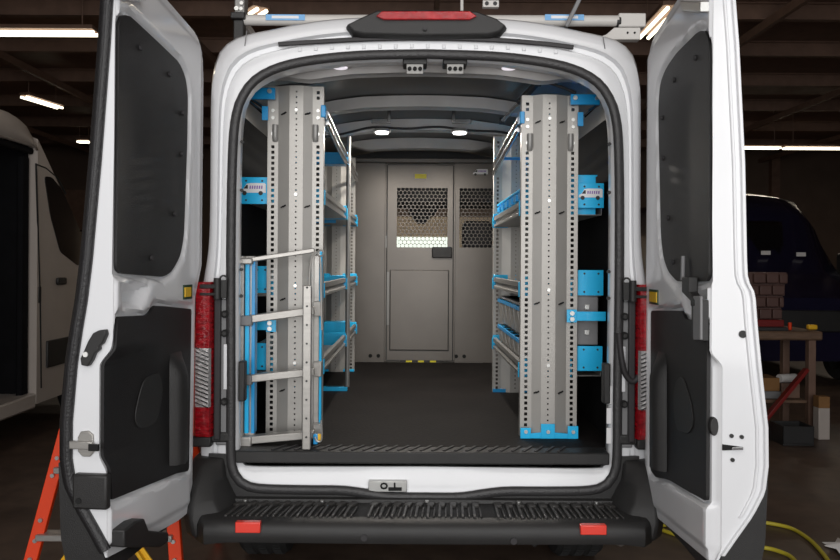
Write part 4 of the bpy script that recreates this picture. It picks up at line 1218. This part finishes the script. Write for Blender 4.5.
# cargo shell: roof, far wall, floor, rear
mb=MB()
mb.loft([[(XV,y,2.70),(XV-.005,y,2.85),(XV-.05,y,2.95),(XV-.25,y,2.99),(XV-1.7,y,2.98),(XV-1.95,y,2.85),(XV-2.05,y,2.5),(XV-2.05,y,.4)] for y in (-.6,.6)],False) if 0 else None
L2=[]
for i in range(16):
    y=-.6+(yo1+.6)*min(1,i/5*.85 if i<6 else .85+.15*(i-5)/10); dz=interp(top,y)-2.98; L2.append([(XV,y,2.70+min(0,dz+.15)),(XV-.005,y,2.85+dz),(XV-.05,y,2.95+dz),(XV-.25,y,2.99+dz),(XV-1.7,y,2.98+dz),(XV-1.95,y,2.85+dz),(XV-2.05,y,2.5),(XV-2.05,y,.4)])
mb.loft(L2,False)
obj('cargo_roof', mb, 'vanwhite', PV, smooth=True, solid=.02)
mb=MB().box((XV,-.6,zsill-.06),(XV-2.05,yo1,zsill+.08)).box((XV,-.6,zsill),(XV-.05,1.2,2.72)).box((XV-.0,-.6,2.68),(XV-.05,yo1,2.74))
obj('cargo_side', mb, 'vanwhite', PV, bevel=.02)
obj('cargo_interior', MB().box((XV-2.0,-.5,zsill+.08),(XV-1.9,yo1-.05,2.8)).box((XV-1.95,yo1-.06,zsill+.08),(XV-.08,yo1-.01,2.75)).box((XV-1.95,-.55,zsill+.08),(XV-.05,-.5,2.8)).box((XV-1.95,-.5,2.78),(XV-.2,yo1-.1,2.82)), 'lining', PV)
obj('door_frame', MB().box((XV-.12,yo1-.14,zsill+.05),(XV-.06,yo1-.02,2.6)).box((XV-.08,1.4,2.62),(XV-.03,yo1,2.68)), 'lining', PV, bevel=.02)
# cab door gap, window, handle, rubbing strip
wn=[pv(*p) for p in ((44,176),(52,177),(62,190),(72,212),(83,238),(84,262),(78,266),(60,252),(50,215))]
obj('side_window', MB().prism(roundpoly(wn,.05),f,XV-.02,XV+.006), 'glassd', PV, bevel=.004)
c=[pv(*p) for p in ((35,163),(45,166),(60,180),(68,198))]
gl=[pv(36,164),pv(40,300),pv(41,388)]
obj('door_gap', MB().tube([(XV+.001,y,z) for y,z in gl],.008,6).tube([(XV-.002,y,z) for y,z in [pv(36,164),pv(46,168),pv(58,178),pv(66,194)]],.008,6), 'dark', PV)
hy,hz=pv(60,281)
obj('door_handle', MB().box((XV,hy-.09,hz-.035),(XV+.03,hy+.09,hz+.035)), 'plastic', PV, bevel=.015)
rs_=[pv(46,341),pv(70,338),pv(70,364),pv(46,368)]
obj('rubbing_strip', MB().box((XV-.005,rs_[0][0],rs_[3][1]),(XV+.02,5.2,rs_[0][1])), 'plastic', PV, bevel=.01)
sy,sz=pv(40,293); obj('latch_striker', MB().box((XV-.02,sy-.03,sz-.09),(XV+.006,sy+.02,sz+.06)), 'plastic', PV, bevel=.006)
for Y in (.2,4.6):
    R=[];K=32
    for i in range(K+1):
        a=2*PI*i/K; R.append([(XV-.28+t*.26,Y+r*math.cos(a),.36+r*math.sin(a)) for t,r in [(0,.2),(0,.33),(.15,.36),(.85,.36),(1,.33),(1,.2)]])
    obj('wheel', MB().loft(R,True), 'tyre', PV, smooth=True)
    obj('wheel', MB().loft([[(x-1.5,y,z) for x,y,z in r] for r in R],True), 'tyre', PV, smooth=True)

# ------------------------------------------------------------------ navy van at the right (faces the camera)
YN2=7.0
NV_=thing('navy_van','dark navy high-roof van facing us beyond the workbench at right','van',(4.9,YN2+2.5,0))
cxn=5.35
secs=[(0,[(.92,.35),(.98,.6),(.98,1.0),(.92,1.12),(.6,1.2),(0,1.22)]),
      (.55,[(.96,.35),(1.0,.6),(1.0,1.1),(.95,1.35),(.6,1.48),(0,1.5)]),
      (.85,[(.98,.35),(1.0,.6),(1.0,1.2),(.96,1.5),(.6,1.60),(0,1.62)]),
      (1.45,[(.98,.35),(1.02,.6),(1.02,1.4),(.93,2.0),(.84,2.3),(.6,2.42),(0,2.46)]),
      (1.85,[(.98,.35),(1.02,.6),(1.02,1.4),(.95,2.1),(.86,2.55),(.68,2.72),(0,2.78)]),
      (2.4,[(.98,.35),(1.02,.6),(1.02,1.4),(.96,2.2),(.88,2.62),(.72,2.82),(0,2.90)]),
      (5.5,[(.98,.35),(1.02,.6),(1.02,1.4),(.96,2.2),(.88,2.64),(.72,2.84),(0,2.92)])]
L_=[]
for dy,hp in secs:
    hp=resample(catmull(hp,6),22)
    L_.append([(cxn+x,YN2-.3+dy,z) for x,z in hp]+[(cxn-x,YN2-.3+dy,z) for x,z in hp[-2::-1]])
bd=obj('body', MB().loft(L_,True,0,True,True), 'navy', NV_, smooth=True)
R=[]
for t in range(9):
    k=t/8; y=YN2-.3+.88+(.52)*k; z=1.64+.74*k
    R.append([(cxn+u*(.86-.08*k),y-.03+.10*abs(u)**3,z-.03-.06*abs(u)**2) for u in [(-1+2*i/16) for i in range(17)]])
obj('windscreen', MB().loft(R,False), 'glassd', NV_, smooth=True, solid=.006)
obj('grille', MB().box((cxn-.45,YN2-.34,.75),(cxn+.45,YN2-.28,1.05)), 'plastic', NV_, bevel=.02)
for s in (-1,1):
    obj('headlight', MB().box((cxn+s*.62,YN2-.33,.85),(cxn+s*.9,YN2-.2,1.12)), 'glassd', NV_, bevel=.03)
    obj('wing_mirror', MB().box((cxn+s*1.04,YN2+.7,1.5),(cxn+s*1.24,YN2+.85,1.85)), 'plastic', NV_, bevel=.03)
    for Y in (.65,4.2):
        R=[];K=28
        for i in range(K+1):
            a=2*PI*i/K; R.append([(cxn+s*.86-.12+t*.24,YN2-.3+Y+r*math.cos(a),.355+r*math.sin(a)) for t,r in [(0,.2),(0,.33),(.15,.355),(.85,.355),(1,.33),(1,.2)]])
        obj('wheel', MB().loft(R,True), 'tyre', NV_, smooth=True)
p=P(768,206,YN2+1.3); obj('roof_emblem', MB().prism([(-.05,0),(.05,0),(.015,.1),(-.01,.11)],lambda a,b,w:(p.x+a,YN2-.3+1.66-w,2.45+b),.0,.05), 'steel2', NV_)
for x,z in ((-.25,1.72),(.28,1.70)):
    obj('windscreen_sticker', MB().obox((cxn+x+.06,YN2+.66,z+.13),(cxn+x+.20,YN2+.66,z+.13),.01,.06), 'paper', NV_)

# ------------------------------------------------------------------ workbench and clutter at right
YW=3.85
WB=thing('workbench','worn wooden workbench on dark legs beyond the open right door','workbench',(3.3,YW+.3,0))
zb0=PZ(329,YW); xR=PX(824,YW)
obj('bench_top', MB().box((2.5,YW,zb0-.09),(xR,YW+.65,zb0)), 'wood', WB, bevel=.02)
for x in (2.55,PX(814,YW)):
    for y in (YW+.05,YW+.55): obj('leg', MB().box((x-.035,y-.035,0),(x+.035,y+.035,zb0-.09)), 'beam', WB, bevel=.004)
obj('rear_board', MB().box((2.55,YW+.55,.55),(3.5,YW+.57,zb0-.1)), 'wood', WB)
zsf=PZ(433,YW)+.18
obj('lower_shelf', MB().box((2.5,YW+.05,.30),(PX(812,YW),YW+.6,.33)), 'wood', WB, bevel=.004)
# bin rack
a,b=P(745,272,YW+.2),P(787,318,YW+.2)
BR=thing('bin_rack','pinkish rack of small bins on a red base standing on the workbench','bin rack',((a.x+b.x)/2,YW+.3,zb0))
xr1=b.x-.0
obj('base', MB().box((a.x,YW+.15,zb0+.001),(b.x-.05,YW+.4,zb0+.10)), 'redp', BR, bevel=.008)
rows_=4; h_=(a.z-zb0-.10)/rows_
for r in range(rows_):
    x1_=b.x-.06+r*.018; xx=a.x-(r%2)*.06
    z0_=zb0+.102+r*h_
    obj('tray', MB().box((a.x,YW+.2,z0_),(x1_,YW+.40,z0_+h_-.004)), 'binp', BR)
    while xx<x1_-.03:
        w=min(.13,x1_-xx)
        if xx>a.x-.001: obj('bin', MB().box((xx+.006,YW+.16,z0_+.008),(xx+w-.006,YW+.2,z0_+h_-.016)), 'binp', BR, bevel=.008)
        xx+=.13
def small(name,label,cat,mb,m,bevel=.004):
    o=obj(name,mb,m,None,bevel=bevel); recenter(o); tag(o,label,cat); return o
a,b=P(788,314,YW+.15),P(795,327,YW+.15)
small('glue_bottle','small orange-capped bottle on the workbench, right of the bin rack','bottle',MB().tube([(a.x+.02,YW+.15,zb0+.001),(a.x+.02,YW+.15,zb0+.05),(a.x+.02,YW+.15,zb0+.075)],.018,12),'orange')
a,b=P(806,318,YW+.2),P(819,326,YW+.2)
small('tape_measure','small yellow tape measure near the right end of the workbench','tool',MB().box((a.x+.02,YW+.18,zb0+.001),(b.x-.02,YW+.24,zb0+.05)),'ladyel',.012)
small('tool_tray','black tray lying on the workbench below the bin rack','tray',MB().box((2.75,YW+.03,zb0+.001),(PX(788,YW+.05),YW+.13,zb0+.035)),'plastic')
# under-bench things on the lower shelf
def under(px0,py0,px1,py1,Y,z0):
    a,b=P(px0,py0,Y),P(px1,py1,Y); return a,b
zs=.331
a,b=P(759,377,YW+.2),P(778,390,YW+.2)
small('plastic_crate','dark grey crate on the lower shelf of the workbench under the cardboard box','crate',MB().box((a.x-.12,YW+.12,zs),(b.x-.01,YW+.45,b.z-.001)),'greyp')
small('cardboard_box','brown cardboard box on top of the grey crate under the workbench','box',MB().box((a.x-.1,YW+.14,b.z),(b.x-.012,YW+.42,a.z)),'card')
a,b=P(779,374,YW+.2),P(798,383,YW+.2)
small('paper_roll','white roll lying on the dark crate under the workbench','roll',MB().tube([(b.x-.19,YW+.2,b.z+.045),(b.x+.0,YW+.26,b.z+.045)],.042,16),'paper',0)
small('wooden_case','brown box on the lower shelf holding up the white roll','box',MB().box((b.x-.185,YW+.16,zs),(b.x+.0,YW+.34,b.z+.001)),'beam')
pa,pb=P(783,397,YW-.1),P(810,370,YW-.1)
lv=MB().obox((pa.x,YW-.1,0.02),(pb.x+.03,YW-.02,pb.z),.03,.07,(0,1,0))
lv=MB().obox((pa.x-.30,YW-.12,.03),(pb.x,YW-.04,pb.z),.035,.07,(0,1,0))
small('red_beam','red painted steel bar leaning against the front of the workbench','bar',lv,'redp')
a,b=P(816,404,YW-.15),P(827,433,YW-.15)
small('tall_carton','narrow white carton standing on the floor right of the workbench','carton',MB().box((a.x,YW-.2,.001),(b.x,YW-.1,.30)),'vanwhite')
small('brown_carton','brown cardboard piece lying on the narrow white carton','carton',MB().box((a.x-.0,YW-.2,.301),(b.x+.0,YW-.1,.41)),'card')
a,b=P(770,418,YW-.2),P(800,433,YW-.2)
bk=small('wire_basket','dark open basket on the floor in front of the workbench','basket',MB().box((a.x,YW-.45,.001),(b.x,YW-.2,.02)).box((a.x,YW-.45,.02),(a.x+.01,YW-.2,.18)).box((b.x-.01,YW-.45,.02),(b.x,YW-.2,.18)).box((a.x,YW-.45,.02),(b.x,YW-.44,.18)).box((a.x,YW-.21,.02),(b.x,YW-.2,.18)),'plastic')
# hose on the floor
def fl(px,py):
    px,py=unroll(px,py); s=(py-VY)/CZ; return (CX+(px-VX)/s, F/s+CY, .014)
hp=[fl(*p) for p in ((700,524),(740,523),(766,525),(790,530),(806,539),(818,550),(830,566),(842,590))]
hp2=[fl(*p) for p in ((700,544),(740,548),(764,550),(780,554),(792,560),(800,572),(815,600))]
h=obj('air_hose', MB().tube(catmull(hp,8),.012,8).tube(catmull(hp2,8),.012,8).tube(catmull([hp[0],(hp[0][0]-.3,hp[0][1]-.1,.014),hp2[0]],8),.012,8), 'hose', None, smooth=True)
tag(recenter(h),'yellow air hose looping over the concrete floor by the right door','hose')
c=fl(846,551)
mb=MB(); pts_=[]
for i in range(14):
    a=2*PI*i/14; r=.07+.05*(i%2)+.02*random.random(); pts_.append((c[0]+r*math.cos(a),c[1]+r*math.sin(a),.003+.03*random.random()))
mb.add(pts_+[(c[0],c[1],.05)],[(i,(i+1)%14,14) for i in range(14)])
r=obj('crumpled_paper',mb,'paper',None,solid=.003); tag(recenter(r),'torn white paper scrap on the floor at the lower right corner','paper')

# distant stacked crates & boards left, between parked van and open door
a,b=P(60,148,12),P(84,188,12)
small('wall_cabinet','brown cabinet high on the far wall beyond the parked van','cabinet',MB().box((P(58,210,YB-.5).x,YB-.6,P(60,230,YB-.5).z),(P(98,180,YB-.5).x,YB-.001,P(60,190,YB-.5).z)),'beam')
# pale roller door on the far wall (glimpsed through the partition mesh)
obj_=obj('door_1', MB().box((-2.6,YB-.06,0),(2.9,YB,3.02)), mat('roller_door_beige',(.62,.5,.38),.6,var=.05), None); struct(obj_)
m=MB()
w_=obj('glow_pane_1', MB().box((-1.6,YB-.08,2.12),(1.25,YB-.06,2.44)), mat('added_pane_glow',(.8,.85,.8),.3,emit=(.93,1,.9),estr=1.1), None); struct(w_)  # added glowing pane that whitens the lowest hole rows of the partition

# ------------------------------------------------------------------ lights
w=bpy.data.worlds.new('world'); SC.world=w; w.use_nodes=True
bg=w.node_tree.nodes['Background']; bg.inputs['Color'].default_value=(.85,.9,1,1); bg.inputs['Strength'].default_value=.35
def area(name,loc,target,sx,sy,power,col=(1,1,1)):
    L=bpy.data.lights.new(name,'AREA'); L.shape='RECTANGLE'; L.size=sx; L.size_y=sy; L.energy=power; L.color=col
    o=bpy.data.objects.new(name,L); COL.objects.link(o); o.location=loc
    o.rotation_euler=(Vector(target)-Vector(loc)).to_track_quat('-Z','Y').to_euler(); return o
area('door_daylight',(0,-5.9,2.4),(0,0,1.7),7.5,3.6,288,(1,.985,.965))
area('added_overhead_fill',(0,-3.4,4.6),(0,-.2,1.6),4.5,1.2,40,(1,.98,.95))  # fill light added above the camera, no fixture there
SC.view_settings.view_transform='Standard'; SC.view_settings.look='None'; SC.view_settings.gamma=1; SC.view_settings.use_curve_mapping=False
SC.view_settings.exposure=0.0
